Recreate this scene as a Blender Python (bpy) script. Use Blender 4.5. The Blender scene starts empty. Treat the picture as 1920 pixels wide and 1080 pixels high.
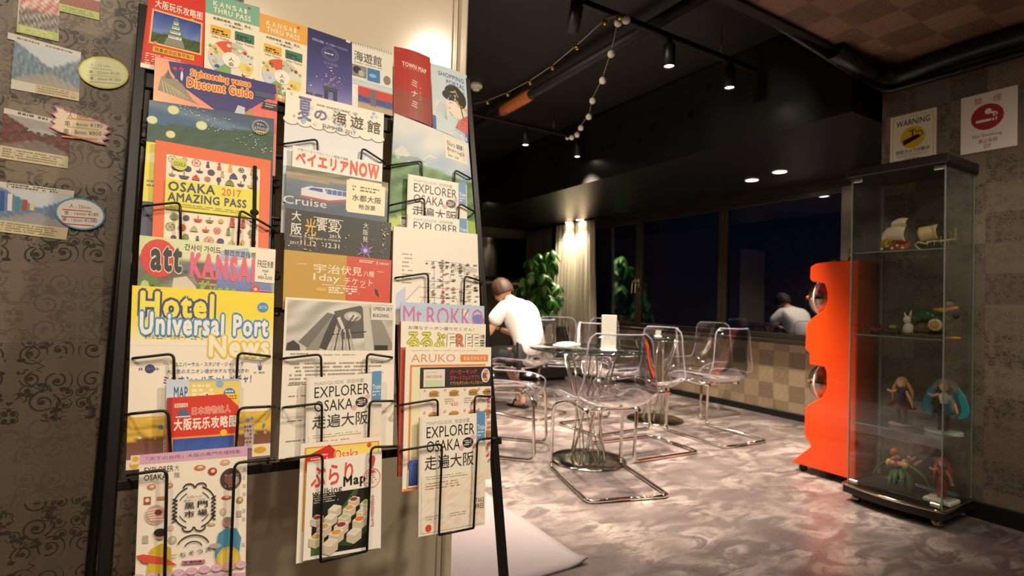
import bpy, math, random
from mathutils import Vector, Matrix
import numpy as np
R = math.radians
SC = bpy.context.scene
COL = SC.collection
rnd = random.Random(7)

# ------------------------------------------------------------------ camera, world, exposure
F, U0, V0, CAMH = 1000.0, 960.0, 540.0, 1.04
YAW, PIT, ROL = R(31.0), math.atan(21/1000), 0.029
_r0 = Vector((math.cos(YAW), -math.sin(YAW), 0)); _f0 = Vector((math.sin(YAW), math.cos(YAW), 0)); _z = Vector((0, 0, 1))
_fw = _f0*math.cos(PIT)+_z*math.sin(PIT); _u0 = _z*math.cos(PIT)-_f0*math.sin(PIT)
_up = _u0*math.cos(ROL)-_r0*math.sin(ROL); _rt = _r0*math.cos(ROL)+_u0*math.sin(ROL)
CAMP = Vector((0, 0, CAMH))
cam = bpy.data.objects.new('camera', bpy.data.cameras.new('camera')); COL.objects.link(cam)
cam.matrix_world = Matrix.Translation(CAMP) @ Matrix((_rt, _up, -_fw)).transposed().to_4x4()
cam.data.sensor_width = 36; cam.data.lens = 36*F/1920; cam.data.clip_start = .02
cam.data.dof.use_dof = True; cam.data.dof.focus_distance = 1.0; cam.data.dof.aperture_fstop = 5.6
SC.camera = cam
SC.view_settings.view_transform = 'Standard'; SC.view_settings.look = 'None'
SC.view_settings.gamma = 1; SC.view_settings.use_curve_mapping = False
SC.view_settings.exposure = 1.25
SC.cycles.transparent_max_bounces = 40; SC.cycles.max_bounces = 8; SC.cycles.sample_clamp_indirect = 4
w = bpy.data.worlds.new('night'); SC.world = w; w.use_nodes = True
w.node_tree.nodes['Background'].inputs[0].default_value = (.006, .009, .022, 1)
w.node_tree.nodes['Background'].inputs[1].default_value = .18

def at(u, v, axis, val):
    """the point where the line of sight of photo pixel (u, v) meets a real plane of the room"""
    d = _fw + _rt*((u-U0)/F) - _up*((v-V0)/F)
    if isinstance(axis, tuple):
        p0, n = Vector(axis), Vector(val); t = (p0-CAMP).dot(n)/d.dot(n)
    else:
        i = 'XYZ'.index(axis); t = (val-CAMP[i])/d[i]
    return CAMP + d*t

WARM = (1.0, .84, .66)
def spot(loc, power, target=None, size=70, blend=.6, col=WARM, rad=.03):
    l = bpy.data.lights.new('lamp_beam', 'SPOT'); l.energy = power; l.color = col; l.spot_size = R(size); l.spot_blend = blend; l.shadow_soft_size = rad
    o = bpy.data.objects.new('lamp_beam', l); COL.objects.link(o); o.location = loc
    d = (Vector(target)-Vector(loc)) if target is not None else Vector((0, 0, -1))
    o.rotation_euler = d.to_track_quat('-Z', 'Y').to_euler(); return o
def area(loc, power, sx, sy, target=None, col=WARM):
    l = bpy.data.lights.new('lamp_panel', 'AREA'); l.shape = 'RECTANGLE'; l.size = sx; l.size_y = sy; l.energy = power; l.color = col
    o = bpy.data.objects.new('lamp_panel', l); COL.objects.link(o); o.location = loc
    d = (Vector(target)-Vector(loc)) if target is not None else Vector((0, 0, -1))
    o.rotation_euler = d.to_track_quat('-Z', 'Y').to_euler(); return o

# ------------------------------------------------------------------ colours and materials
def lin(c):
    if isinstance(c, str):
        c = [int(c[i:i+2], 16)/255 for i in (0, 2, 4)]
    return tuple(x/12.92 if x <= .04045 else ((x+.055)/1.055)**2.4 for x in c[:3])
def M(name, col, rough=.5, metal=0., spec=.5, bump=0., bscale=200., var=0., coat=0., sheen=0., trans=0., ior=1.45, emit=0.):
    m = bpy.data.materials.new(name); m.use_nodes = True; nt = m.node_tree; b = nt.nodes['Principled BSDF']
    c = lin(col)+(1,)
    b.inputs['Base Color'].default_value = c; b.inputs['Roughness'].default_value = rough; b.inputs['Metallic'].default_value = metal
    b.inputs['Specular IOR Level'].default_value = spec; b.inputs['Coat Weight'].default_value = coat; b.inputs['Sheen Weight'].default_value = sheen
    b.inputs['Transmission Weight'].default_value = trans; b.inputs['IOR'].default_value = ior
    if emit: b.inputs['Emission Color'].default_value = c; b.inputs['Emission Strength'].default_value = emit
    if bump or var:
        tc = nt.nodes.new('ShaderNodeTexCoord'); n = nt.nodes.new('ShaderNodeTexNoise'); n.inputs['Scale'].default_value = bscale; n.inputs['Detail'].default_value = 4
        nt.links.new(tc.outputs['Object'], n.inputs['Vector'])
        if bump:
            bp = nt.nodes.new('ShaderNodeBump'); bp.inputs['Strength'].default_value = bump; bp.inputs['Distance'].default_value = .002
            nt.links.new(n.outputs['Fac'], bp.inputs['Height']); nt.links.new(bp.outputs['Normal'], b.inputs['Normal'])
        if var:
            mx = nt.nodes.new('ShaderNodeMix'); mx.data_type = 'RGBA'
            mx.inputs[6].default_value = tuple(x*(1-var) for x in c[:3])+(1,); mx.inputs[7].default_value = tuple(min(1, x*(1+var)) for x in c[:3])+(1,)
            nt.links.new(n.outputs['Fac'], mx.inputs[0]); nt.links.new(mx.outputs[2], b.inputs['Base Color'])
    return m
def clear(name, tint, refl=1.0, rough=.02, edge=.3, base=.04, cap=.45):
    """thin clear sheet: see-through with a Fresnel reflection"""
    m = bpy.data.materials.new(name); m.use_nodes = True; nt = m.node_tree; nt.nodes.clear()
    o = nt.nodes.new('ShaderNodeOutputMaterial'); mx = nt.nodes.new('ShaderNodeMixShader'); t = nt.nodes.new('ShaderNodeBsdfTransparent'); g = nt.nodes.new('ShaderNodeBsdfGlossy')
    t.inputs[0].default_value = tuple(tint)+(1,); g.inputs['Roughness'].default_value = rough; g.inputs['Color'].default_value = (refl, refl, refl, 1)
    lw = nt.nodes.new('ShaderNodeLayerWeight'); lw.inputs[0].default_value = edge
    ma = nt.nodes.new('ShaderNodeMath'); ma.operation = 'MULTIPLY_ADD'; ma.inputs[1].default_value = 1-base; ma.inputs[2].default_value = base; ma.use_clamp = True
    ma.inputs[1].default_value = cap; nt.links.new(lw.outputs['Fresnel'], ma.inputs[0])
    nt.links.new(ma.outputs[0], mx.inputs[0]); nt.links.new(t.outputs[0], mx.inputs[1]); nt.links.new(g.outputs[0], mx.inputs[2]); nt.links.new(mx.outputs[0], o.inputs[0])
    return m
def paper_mat(name, rough, coat):
    m = bpy.data.materials.new(name); m.use_nodes = True; nt = m.node_tree; b = nt.nodes['Principled BSDF']
    a = nt.nodes.new('ShaderNodeVertexColor'); a.layer_name = 'Col'; nt.links.new(a.outputs[0], b.inputs['Base Color'])
    b.inputs['Roughness'].default_value = rough; b.inputs['Coat Weight'].default_value = coat; b.inputs['Coat Roughness'].default_value = .12
    return m
PAPER = paper_mat('printed_paper', .45, .0)
GLOSSP = paper_mat('laminated_print', .4, .6)
BLACK = M('black_steel', '1c1b19', .38, .3)
WIRE = M('black_wire', '24221d', .3, .4)
CHROME = M('chrome', 'e8e4dc', .08, 1.)
CHROME2 = M('dark_chrome_plate', 'a8a69c', .12, 1.)
WHITEP = M('white_plastic', 'e9e4d8', .4)
BLKP = M('black_plastic', '141413', .4)
LAMPBLK = M('black_lamp_housing', '121110', .45)

class Nd:
    """tiny maths helper for shader nodes"""
    def __init__(s, nt): s.nt = nt
    def m(s, op, a, b=None, c=None, clamp=False):
        n = s.nt.nodes.new('ShaderNodeMath'); n.operation = op; n.use_clamp = clamp
        for i, x in enumerate((a, b, c)):
            if x is None: continue
            if isinstance(x, (int, float)): n.inputs[i].default_value = x
            else: s.nt.links.new(x, n.inputs[i])
        return n.outputs[0]
    def vec(s, a, b, c=0.):
        n = s.nt.nodes.new('ShaderNodeCombineXYZ')
        for i, x in enumerate((a, b, c)):
            if isinstance(x, (int, float)): n.inputs[i].default_value = x
            else: s.nt.links.new(x, n.inputs[i])
        return n.outputs[0]
    def noise(s, v, sc, det=3, rough=.5, dist=0):
        n = s.nt.nodes.new('ShaderNodeTexNoise'); n.inputs['Scale'].default_value = sc; n.inputs['Detail'].default_value = det; n.inputs['Roughness'].default_value = rough; n.inputs['Distortion'].default_value = dist
        s.nt.links.new(v, n.inputs['Vector']); return n.outputs['Fac']
    def mix(s, f, a, b):
        n = s.nt.nodes.new('ShaderNodeMix'); n.data_type = 'RGBA'
        if isinstance(f, (int, float)): n.inputs[0].default_value = f
        else: s.nt.links.new(f, n.inputs[0])
        for i, x in ((6, a), (7, b)):
            if isinstance(x, tuple): n.inputs[i].default_value = x+(1,)
            else: s.nt.links.new(x, n.inputs[i])
        return n.outputs[2]

def damask(name, ax, ay, dark, mid, light, pat, S=.155, rough=.42, strength=1., chkf=.34):
    """wallpaper of square patches printed with scrolls and small leaves; ax, ay are the wall's own two axes"""
    m = bpy.data.materials.new(name); m.use_nodes = True; nt = m.node_tree; b = nt.nodes['Principled BSDF']; N = Nd(nt)
    tc = nt.nodes.new('ShaderNodeTexCoord'); sp = nt.nodes.new('ShaderNodeSeparateXYZ'); nt.links.new(tc.outputs['Object'], sp.inputs[0])
    A, B = sp.outputs[ax], sp.outputs[ay]
    ca = N.m('FLOOR', N.m('DIVIDE', A, S)); cb = N.m('FLOOR', N.m('DIVIDE', B, S))
    wn = nt.nodes.new('ShaderNodeTexWhiteNoise'); wn.noise_dimensions = '2D'; nt.links.new(N.vec(ca, cb), wn.inputs['Vector'])
    tone = wn.outputs['Value']
    chk = N.m('ABSOLUTE', N.m('SUBTRACT', N.m('FLOORED_MODULO', N.m('ADD', ca, cb), 2.), 0.))
    T = S*2
    T = S*.62; P = N.m('PINGPONG', A, T); Q = N.m('PINGPONG', N.m('ADD', B, S*.5), T)
    masks = []
    k = T/.16
    for cx, cy, rr, hand, pitch in ((.045, .050, .040, 1, .017), (.112, .040, .034, -1, .016), (.080, .118, .040, -1, .018), (.136, .104, .022, 1, .014), (.022, .128, .026, 1, .013), (.118, .078, .020, 1, .011), (.072, .072, .018, -1, .010), (.016, .088, .018, -1, .010), (.150, .150, .020, -1, .010), (.052, .152, .020, 1, .010)):
        dx = N.m('SUBTRACT', P, cx*k); dy = N.m('SUBTRACT', Q, cy*k)
        r = N.m('SQRT', N.m('ADD', N.m('MULTIPLY', dx, dx), N.m('MULTIPLY', dy, dy)))
        th = N.m('MULTIPLY', N.m('ARCTAN2', dy, dx), hand/(2*math.pi))
        ph = N.m('ABSOLUTE', N.m('SUBTRACT', N.m('FRACT', N.m('SUBTRACT', N.m('DIVIDE', r, pitch*k*1.15), th)), .5))
        line = N.m('LESS_THAN', ph, .14)
        line = N.m('MULTIPLY', line, N.m('LESS_THAN', r, rr*k))
        line = N.m('MULTIPLY', line, N.m('GREATER_THAN', r, .006*k))
        dot = N.m('LESS_THAN', r, .0075*k)
        dx2 = N.m('SUBTRACT', P, (cx+rr*.72)*k); dy2 = N.m('SUBTRACT', Q, (cy+hand*rr*.6)*k)
        leaf = N.m('LESS_THAN', N.m('ADD', N.m('MULTIPLY', dx2, dx2), N.m('MULTIPLY', N.m('MULTIPLY', dy2, dy2), 3.)), (.011*k)**2)
        masks += [line, dot, leaf]
    vine = N.m('LESS_THAN', N.m('ABSOLUTE', N.m('SUBTRACT', P, N.m('ADD', .08*k, N.m('MULTIPLY', N.m('SINE', N.m('MULTIPLY', Q, 2*math.pi/(.16*k))), .045*k)))), .0018)
    masks.append(vine)
    tot = masks[0]
    for q in masks[1:]: tot = N.m('MAXIMUM', tot, q)
    brk = N.m('GREATER_THAN', N.noise(tc.outputs['Object'], 60, 2), .40)
    tot = N.m('MULTIPLY', tot, brk)
    st = nt.nodes.new('ShaderNodeVectorMath'); st.operation = 'MULTIPLY'; nt.links.new(tc.outputs['Object'], st.inputs[0])
    sc = [1., 1., 1.]; sc[ay] = 6.; st.inputs[1].default_value = sc
    fine = N.noise(st.outputs[0], 160, 4, .65)
    base = N.mix(tone, lin(mid), lin(light))
    base = N.mix(N.m('MULTIPLY', chk, chkf), base, lin(dark))
    amt = N.m('MULTIPLY', tot, N.m('ADD', N.m('MULTIPLY', chk, .5*strength), N.m('ADD', .18, N.m('MULTIPLY', tone, .4*strength))), clamp=True)
    base = N.mix(amt, base, lin(pat))
    base = N.mix(N.m('MULTIPLY', N.m('SUBTRACT', fine, .35), .5, clamp=True), base, lin(light))
    nt.links.new(base, b.inputs['Base Color'])
    b.inputs['Roughness'].default_value = rough; b.inputs['Specular IOR Level'].default_value = .6
    bp = nt.nodes.new('ShaderNodeBump'); bp.inputs['Strength'].default_value = .35; bp.inputs['Distance'].default_value = .0015
    nt.links.new(N.m('SUBTRACT', fine, N.m('MULTIPLY', tot, .3)), bp.inputs['Height']); nt.links.new(bp.outputs['Normal'], b.inputs['Normal'])
    return m

def marble_floor():
    m = bpy.data.materials.new('grey_marble_vinyl'); m.use_nodes = True; nt = m.node_tree; b = nt.nodes['Principled BSDF']; N = Nd(nt)
    tc = nt.nodes.new('ShaderNodeTexCoord')
    def rot(ang, sx, sy):
        mp = nt.nodes.new('ShaderNodeMapping'); nt.links.new(tc.outputs['Object'], mp.inputs[0]); mp.inputs['Rotation'].default_value = (0, 0, ang); mp.inputs['Scale'].default_value = (sx, sy, 1); return mp.outputs[0]
    n1 = N.noise(rot(.5, 1, 1.9), 2.2, 7, .62, .6)
    msk = N.noise(rot(1.3, 1, 1), 3.1, 3, .5, 0)
    n2 = N.noise(rot(.9, 1, 2.2), 4.6, 9, .66, .9)
    n3 = N.noise(rot(.2, 1, 2.6), 4.2, 6, .6, 2.5)
    v1 = N.m('SUBTRACT', 1., N.m('MULTIPLY', N.m('ABSOLUTE', N.m('SUBTRACT', n2, .56)), 9.), clamp=True)
    v2 = N.m('SUBTRACT', 1., N.m('MULTIPLY', N.m('ABSOLUTE', N.m('SUBTRACT', n3, .47)), 8.), clamp=True)
    base = N.mix(N.m('MULTIPLY', N.m('SUBTRACT', n1, .3), 2.2, clamp=True), lin('584e4d'), lin('7d706f'))
    base = N.mix(N.m('MULTIPLY', N.m('MULTIPLY', v1, .75), N.m('MULTIPLY', N.m('SUBTRACT', msk, .38), 3.5, clamp=True)), base, lin('bfb0aa'))
    base = N.mix(N.m('MULTIPLY', v2, .15), base, lin('463e3a'))
    nt.links.new(base, b.inputs['Base Color'])
    b.inputs['Specular IOR Level'].default_value = .5
    nt.links.new(N.m('ADD', .2, N.m('MULTIPLY', n2, .2)), b.inputs['Roughness'])
    return m

# ------------------------------------------------------------------ mesh builder
class MB:
    def __init__(s): s.v = []; s.f = []; s.mi = []; s.sm = []
    def add(s, vs, fs, mi=0, sm=False):
        o = len(s.v); s.v += [tuple(x) for x in vs]; s.f += [tuple(i+o for i in f) for f in fs]; s.mi += [mi]*len(fs); s.sm += [sm]*len(fs); return s
    def box(s, x0, y0, z0, x1, y1, z1, mi=0, mat=None, bev=0.):
        if bev:
            b = bev; vs = []; 
            xs = (x0, x1); ys = (y0, y1); zs = (z0, z1)
            sg = lambda i: 1 if i == 0 else -1
            idx = {}
            for i in (0, 1):
                for j in (0, 1):
                    for k in (0, 1):
                        x, y, z = xs[i], ys[j], zs[k]
                        idx[i, j, k] = len(vs)
                        vs += [(x, y+sg(j)*b, z+sg(k)*b), (x+sg(i)*b, y, z+sg(k)*b), (x+sg(i)*b, y+sg(j)*b, z)]
            I = idx; fs = []
            q = lambda a, c: [I[p]+c for p in a]
            for i in (0, 1): fs.append(q([(i, 0, 0), (i, 0, 1), (i, 1, 1), (i, 1, 0)], 0)); fs.append(q([(0, i, 0), (0, i, 1), (1, i, 1), (1, i, 0)], 1)); fs.append(q([(0, 0, i), (0, 1, i), (1, 1, i), (1, 0, i)], 2))
            for j in (0, 1):
                for k in (0, 1):
                    fs.append([I[0, j, k]+1, I[0, j, k]+2, I[1, j, k]+2, I[1, j, k]+1])
                    fs.append([I[j, 0, k]+0, I[j, 0, k]+2, I[j, 1, k]+2, I[j, 1, k]+0])
                    fs.append([I[j, k, 0]+0, I[j, k, 0]+1, I[j, k, 1]+1, I[j, k, 1]+0])
            for p in idx.values(): fs.append([p, p+1, p+2])
        else:
            vs = [(x0, y0, z0), (x1, y0, z0), (x1, y1, z0), (x0, y1, z0), (x0, y0, z1), (x1, y0, z1), (x1, y1, z1), (x0, y1, z1)]
            fs = [(0, 3, 2, 1), (4, 5, 6, 7), (0, 1, 5, 4), (1, 2, 6, 5), (2, 3, 7, 6), (3, 0, 4, 7)]
        if mat is not None: vs = [mat @ Vector(p) for p in vs]
        return s.add(vs, fs, mi)
    def tube(s, pts, r, n=8, mi=0, closed=False, caps=True, round_=0.):
        pts = [Vector(p) for p in pts]
        if round_:
            out = []
            L = len(pts)
            for i, p in enumerate(pts):
                if (i in (0, L-1)) and not closed: out.append(p); continue
                a, b = pts[i-1], pts[(i+1) % L]
                da = (a-p); db = (b-p); rr = min(round_, da.length*.45, db.length*.45)
                pa = p+da.normalized()*rr; pb = p+db.normalized()*rr
                for t in (0, .25, .5, .75, 1): out.append(pa*(1-t)**2+p*2*t*(1-t)+pb*t*t)
            pts = out
        L = len(pts); rs = r if isinstance(r, (list, tuple)) else [r]*L
        vs = []; prev = None
        for i, p in enumerate(pts):
            if closed: t = (pts[(i+1) % L]-pts[i-1])
            else: t = pts[min(i+1, L-1)]-pts[max(i-1, 0)]
            t = t.normalized() if t.length > 1e-9 else Vector((0, 0, 1))
            if prev is None:
                a = Vector((0, 0, 1)) if abs(t.z) < .9 else Vector((1, 0, 0)); nrm = t.cross(a).normalized()
            else:
                nrm = prev-t*prev.dot(t); nrm = nrm.normalized() if nrm.length > 1e-6 else t.orthogonal().normalized()
            prev = nrm; bi = t.cross(nrm)
            for k in range(n):
                an = 2*math.pi*k/n; vs.append(p+(nrm*math.cos(an)+bi*math.sin(an))*rs[i])
        fs = []
        for i in range(L if closed else L-1):
            j = (i+1) % L
            for k in range(n): fs.append((i*n+k, i*n+(k+1) % n, j*n+(k+1) % n, j*n+k))
        s.add(vs, fs, mi, True)
        if caps and not closed:
            o = len(s.v)-len(vs); s.f += [tuple(o+k for k in range(n))[::-1], tuple(o+(L-1)*n+k for k in range(n))]; s.mi += [mi]*2; s.sm += [False]*2
        return s
    def lathe(s, prof, n=24, mi=0, mat=None, sm=True):
        vs = []; 
        for r, z in prof:
            for k in range(n): a = 2*math.pi*k/n; vs.append(Vector((r*math.cos(a), r*math.sin(a), z)))
        if mat is not None: vs = [mat @ p for p in vs]
        fs = [(i*n+k, i*n+(k+1) % n, (i+1)*n+(k+1) % n, (i+1)*n+k) for i in range(len(prof)-1) for k in range(n)]
        return s.add(vs, fs, mi, sm)
    def sph(s, c, r, n=12, mi=0, sc=(1, 1, 1), rot=None):
        c = Vector(c); m = Matrix.Translation(c) @ (rot.to_4x4() if rot is not None else Matrix.Identity(4)) @ Matrix.Diagonal((sc[0]*r, sc[1]*r, sc[2]*r, 1))
        h = max(4, n//2)
        return s.lathe([(max(1e-4, math.sin(math.pi*i/h)), -math.cos(math.pi*i/h)) for i in range(h+1)], n, mi, m)
    def prism(s, pts2, x0, x1, fn=None, mi=0):
        """outline pts2 extruded between x0 and x1; fn(a, b, x) maps to 3D"""
        fn = fn or (lambda a, b, x: (x, a, b)); n = len(pts2)
        vs = [fn(a, b, x0) for a, b in pts2]+[fn(a, b, x1) for a, b in pts2]
        fs = [tuple(range(n))[::-1], tuple(range(n, 2*n))]+[(i, (i+1) % n, n+(i+1) % n, n+i) for i in range(n)]
        return s.add(vs, fs, mi)
    def grid(s, fn, nu, nv, mi=0, sm=True, wrap=False):
        vs = [fn(i/nu, j/nv) for j in range(nv+1) for i in range(nu+1)]
        fs = [(j*(nu+1)+i, j*(nu+1)+i+1, (j+1)*(nu+1)+i+1, (j+1)*(nu+1)+i) for j in range(nv) for i in range(nu)]
        return s.add(vs, fs, mi, sm)
    def build(s, name, mats, parent=None, loc=None):
        me = bpy.data.meshes.new(name); me.from_pydata(s.v, [], s.f)
        for m in (mats if isinstance(mats, (list, tuple)) else [mats]): me.materials.append(m)
        me.polygons.foreach_set('material_index', s.mi); me.polygons.foreach_set('use_smooth', s.sm); me.update()
        o = bpy.data.objects.new(name, me); COL.objects.link(o)
        if parent is not None: o.parent = parent
        if loc is not None: o.location = loc
        return o
def tag(o, label=None, cat=None, group=None, kind=None):
    for k, x in (('label', label), ('category', cat), ('group', group), ('kind', kind)):
        if x: o[k] = x
    return o
def empty(name, loc=(0, 0, 0), rz=0., label=None, cat=None, group=None):
    o = bpy.data.objects.new(name, None); COL.objects.link(o); o.location = loc; o.rotation_euler = (0, 0, rz); o.empty_display_size = .05
    return tag(o, label, cat, group)
def copy_tree(o, parent=None):
    kids = [c for c in bpy.data.objects if c.parent == o]
    c = o.copy(); COL.objects.link(c); c.parent = parent
    for ch in kids: copy_tree(ch, c)
    return c
def modifier(o, kind, **kw):
    m = o.modifiers.new(kind.lower(), kind)
    for k, x in kw.items(): setattr(m, k, x)
    return m

# ------------------------------------------------------------------ lettering and printed sheets
_tmp = bpy.data.scenes.new('lettering'); _cache = {}
def glyphs(s, bold=0., shear=0., res=2, sp=None):
    sp = bold if sp is None else sp
    key = (s, bold, shear, res, sp)
    if key in _cache: return _cache[key]
    c = bpy.data.curves.new('t', 'FONT'); c.body = s; c.size = 1; c.resolution_u = res; c.offset = bold; c.shear = shear; c.space_character = 1+sp*1.6
    o = bpy.data.objects.new('t', c); _tmp.collection.objects.link(o)
    vl = _tmp.view_layers[0]; vl.update(); dg = vl.depsgraph; e = o.evaluated_get(dg); me = e.to_mesh()
    v = [(p.co.x, p.co.y) for p in me.vertices]; f = [tuple(p.vertices) for p in me.polygons]
    e.to_mesh_clear(); bpy.data.objects.remove(o); bpy.data.curves.remove(c)
    if not v: v = [(0, 0), (1, 1)]
    xs = [p[0] for p in v]; ys = [p[1] for p in v]
    bb = (min(xs), min(ys), max(xs), max(ys))
    _cache[key] = (v, f, bb); return _cache[key]

EPS = .00003
class Sheet:
    """a printed sheet or booklet: a body of paper with flat print laid on its face.
    P(u, v) gives the face in room coordinates, u to the right, v downwards, both 0..1."""
    def __init__(s, tl, tr, br, bl, nrm, th=.002, bend=0., base='f0ead8', edge='e8e0cc', wav=0.):
        s.vk = 1.; s.c = [Vector(x) for x in (tl, tr, br, bl)]; s.n = Vector(nrm).normalized(); s.th = th; s.bend = bend; s.wav = wav
        s.w = (s.c[1]-s.c[0]).length; s.h = (s.c[3]-s.c[0]).length
        s.v = []; s.f = []; s.col = []; s.L = 0
        n = 12 if (bend or wav) else 2; nv = 10 if wav else 2
        def g(u, v, d): return s.P(u, v, d)
        b = lin(base); e = lin(edge)
        s._grid(0, 0, 1, 1, n, nv, lambda a, c: b, 0)
        # back and edges
        def strip(p, q, k):
            for i in range(k):
                a, c = i/k, (i+1)/k
                A = (p[0]+(q[0]-p[0])*a, p[1]+(q[1]-p[1])*a); B = (p[0]+(q[0]-p[0])*c, p[1]+(q[1]-p[1])*c)
                s.quad([s.P(*A, 0), s.P(*A, -th), s.P(*B, -th), s.P(*B, 0)], e)
        strip((0, 0), (1, 0), n); strip((1, 0), (1, 1), nv); strip((1, 1), (0, 1), n); strip((0, 1), (0, 0), nv)
        for i in range(n):
            for j in range(nv):
                s.quad([s.P(i/n, j/nv, -th), s.P(i/n, (j+1)/nv, -th), s.P((i+1)/n, (j+1)/nv, -th), s.P((i+1)/n, j/nv, -th)], e)
        s.L = 6
    def P(s, u, v, d=0.):
        v *= s.vk
        a, b, c, e = s.c
        p = a*(1-u)*(1-v)+b*u*(1-v)+c*u*v+e*(1-u)*v
        k = s.bend*math.sin(math.pi*min(1, max(0, u)))+s.wav*math.sin(u*5+v*3)*v
        return p+s.n*(d+k)
    def quad(s, ps, col):
        o = len(s.v); s.v += ps; s.f.append(tuple(range(o, o+len(ps)))); s.col += [col]*len(ps)
    def _grid(s, x0, y0, x1, y1, nx, ny, fn, d):
        o = len(s.v)
        for j in range(ny+1):
            for i in range(nx+1):
                a, b = i/nx, j/ny; s.v.append(s.P(x0+(x1-x0)*a, y0+(y1-y0)*b, d)); s.col.append(tuple(fn(a, b)))
        for j in range(ny):
            for i in range(nx):
                k = o+j*(nx+1)+i; s.f.append((k, k+nx+1, k+nx+2, k+1))
    def up(s): s.L += 1; return s.L*EPS
    def rect(s, x0, y0, x1, y1, col, col2=None):
        a = lin(col); b = lin(col2) if col2 else a
        k = 8 if s.bend or s.wav else 1
        s._grid(x0, y0, x1, y1, max(1, int(k*(x1-x0)+.99)), k if s.wav else 1, lambda p, q: tuple(a[i]*(1-q)+b[i]*q for i in range(3)), s.up()); return s
    def pic(s, x0, y0, x1, y1, nx, ny, fn):
        s._grid(x0, y0, x1, y1, nx, ny, lambda a, b: lin([min(1, max(0, q)) for q in fn(a, b)]), s.up()); return s
    def poly(s, pts, col):
        d = s.up(); s.quad([s.P(x, y, d) for x, y in pts][::-1], lin(col)); return s
    def ell(s, cx, cy, rx, ry=None, col='ffffff', n=18, a0=0., a1=360.):
        ry = rx*s.w/s.h if ry is None else ry
        pts = [(cx+rx*math.cos(R(a0+(a1-a0)*i/n)), cy+ry*math.sin(R(a0+(a1-a0)*i/n))) for i in range(n+1)]
        if a1-a0 < 359: pts.append((cx, cy))
        else: pts = pts[:-1]
        return s.poly(pts, col)
    def ring(s, cx, cy, rx, ry, t, col, n=24, a0=0., a1=360.):
        d = s.up(); ry = rx*s.w/s.h if ry is None else ry; tv = t*s.w/s.h; c = lin(col)
        for i in range(n):
            a, b = R(a0+(a1-a0)*i/n), R(a0+(a1-a0)*(i+1)/n)
            s.quad([s.P(cx+(rx)*math.cos(a), cy+ry*math.sin(a), d), s.P(cx+(rx-t)*math.cos(a), cy+(ry-tv)*math.sin(a), d), s.P(cx+(rx-t)*math.cos(b), cy+(ry-tv)*math.sin(b), d), s.P(cx+rx*math.cos(b), cy+ry*math.sin(b), d)][::-1], c)
        return s
    def line(s, pts, t, col):
        d = s.up(); c = lin(col); asp = s.w/s.h
        for (x0, y0), (x1, y1) in zip(pts[:-1], pts[1:]):
            dx, dy = (x1-x0), (y1-y0)/asp; l = math.hypot(dx, dy) or 1; nx, ny = -dy/l*t/2, dx/l*t/2*asp
            s.quad([s.P(x0+nx, y0+ny, d), s.P(x0-nx, y0-ny, d), s.P(x1-nx, y1-ny, d), s.P(x1+nx, y1+ny, d)], c)
        return s
    def text(s, t, x0, y0, x1, y1, col, bold=0., shear=0., out=None, ow=.06, slope=0., res=2):
        """lettering stretched to fill the box x0..x1, y0..y1; weight and outline come from overlaid shifted copies"""
        bold0 = max(0., bold); v, f, bb = glyphs(t, 0., shear, res, bold0)
        W = max(1e-6, bb[2]-bb[0]); H = max(1e-6, bb[3]-bb[1]); bold = max(0., bold)*.42; ow *= .85
        for r, c in ([(bold+ow, out)] if out else [])+[(bold, col)]:
            d = s.up(); c = lin(c)
            n = 0 if r < .004 else (4 if r < .02 else (6 if r < .05 else 9))
            for k in range(n+1):
                sx, sy = (0., 0.) if k == n else (r*math.cos(2*math.pi*k/n+.4), r*math.sin(2*math.pi*k/n+.4))
                o = len(s.v); dk = d+k*.000009
                for q in v:
                    a = (q[0]+sx-bb[0])/W; h = (q[1]+sy-bb[1])/H
                    s.v.append(s.P(x0+(x1-x0)*a, y1-(y1-y0)*h+slope*a, dk)); s.col.append(c)
                s.f += [tuple(i+o for i in q) for q in f]
            s.L += n*.3
        return s
    def small(s, x0, y0, x1, n, dy, col, seed=1, t=None, fill=.85):
        """rows of print too small to read"""
        rr = random.Random(seed); t = t or dy*.45; d = s.up(); c = lin(col)
        for k in range(n):
            x = x0; y = y0+k*dy; xe = x0+(x1-x0)*(rr.uniform(.7, 1) if k % 3 == 2 else rr.uniform(.9, 1))
            while x < xe:
                w_ = rr.uniform(.25, 1.4)*t*s.h/s.w*1.3; w_ = min(w_, xe-x)
                if rr.random() < fill and w_ > 0: s.quad([s.P(x, y, d), s.P(x, y+t, d), s.P(x+w_, y+t, d), s.P(x+w_, y, d)], c)
                x += w_+t*s.h/s.w*.35
        return s
    def build(s, name, label=None, cat=None, group=None, parent=None, mat=None):
        me = bpy.data.meshes.new(name)
        ctr = sum(s.c, Vector())/4
        me.from_pydata([tuple(p-ctr) for p in s.v], [], s.f); me.materials.append(mat or PAPER)
        ca = me.color_attributes.new('Col', 'FLOAT_COLOR', 'POINT')
        ca.data.foreach_set('color', [x for c in s.col for x in (c[0], c[1], c[2], 1.)]); me.update()
        o = bpy.data.objects.new(name, me); COL.objects.link(o); o.location = ctr
        if parent is not None: o.parent = parent
        return tag(o, label, cat, group)
# ================================================================== the room (metres; +Y along the window wall, +X towards it)
XW, XS, YC, YB, YF, XL, YS = 4.82, 3.46, 1.57, 1.36, 7.44, -1.5, -2.0    # window wall, sign wall and its corner, board wall, far wall, left wall, wall behind
ZC, ZP, ZL = 2.80, 2.45, 2.17                                           # black ceiling, papered ceiling, low soffit
XSOF, YP = 3.2, 1.55

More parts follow.
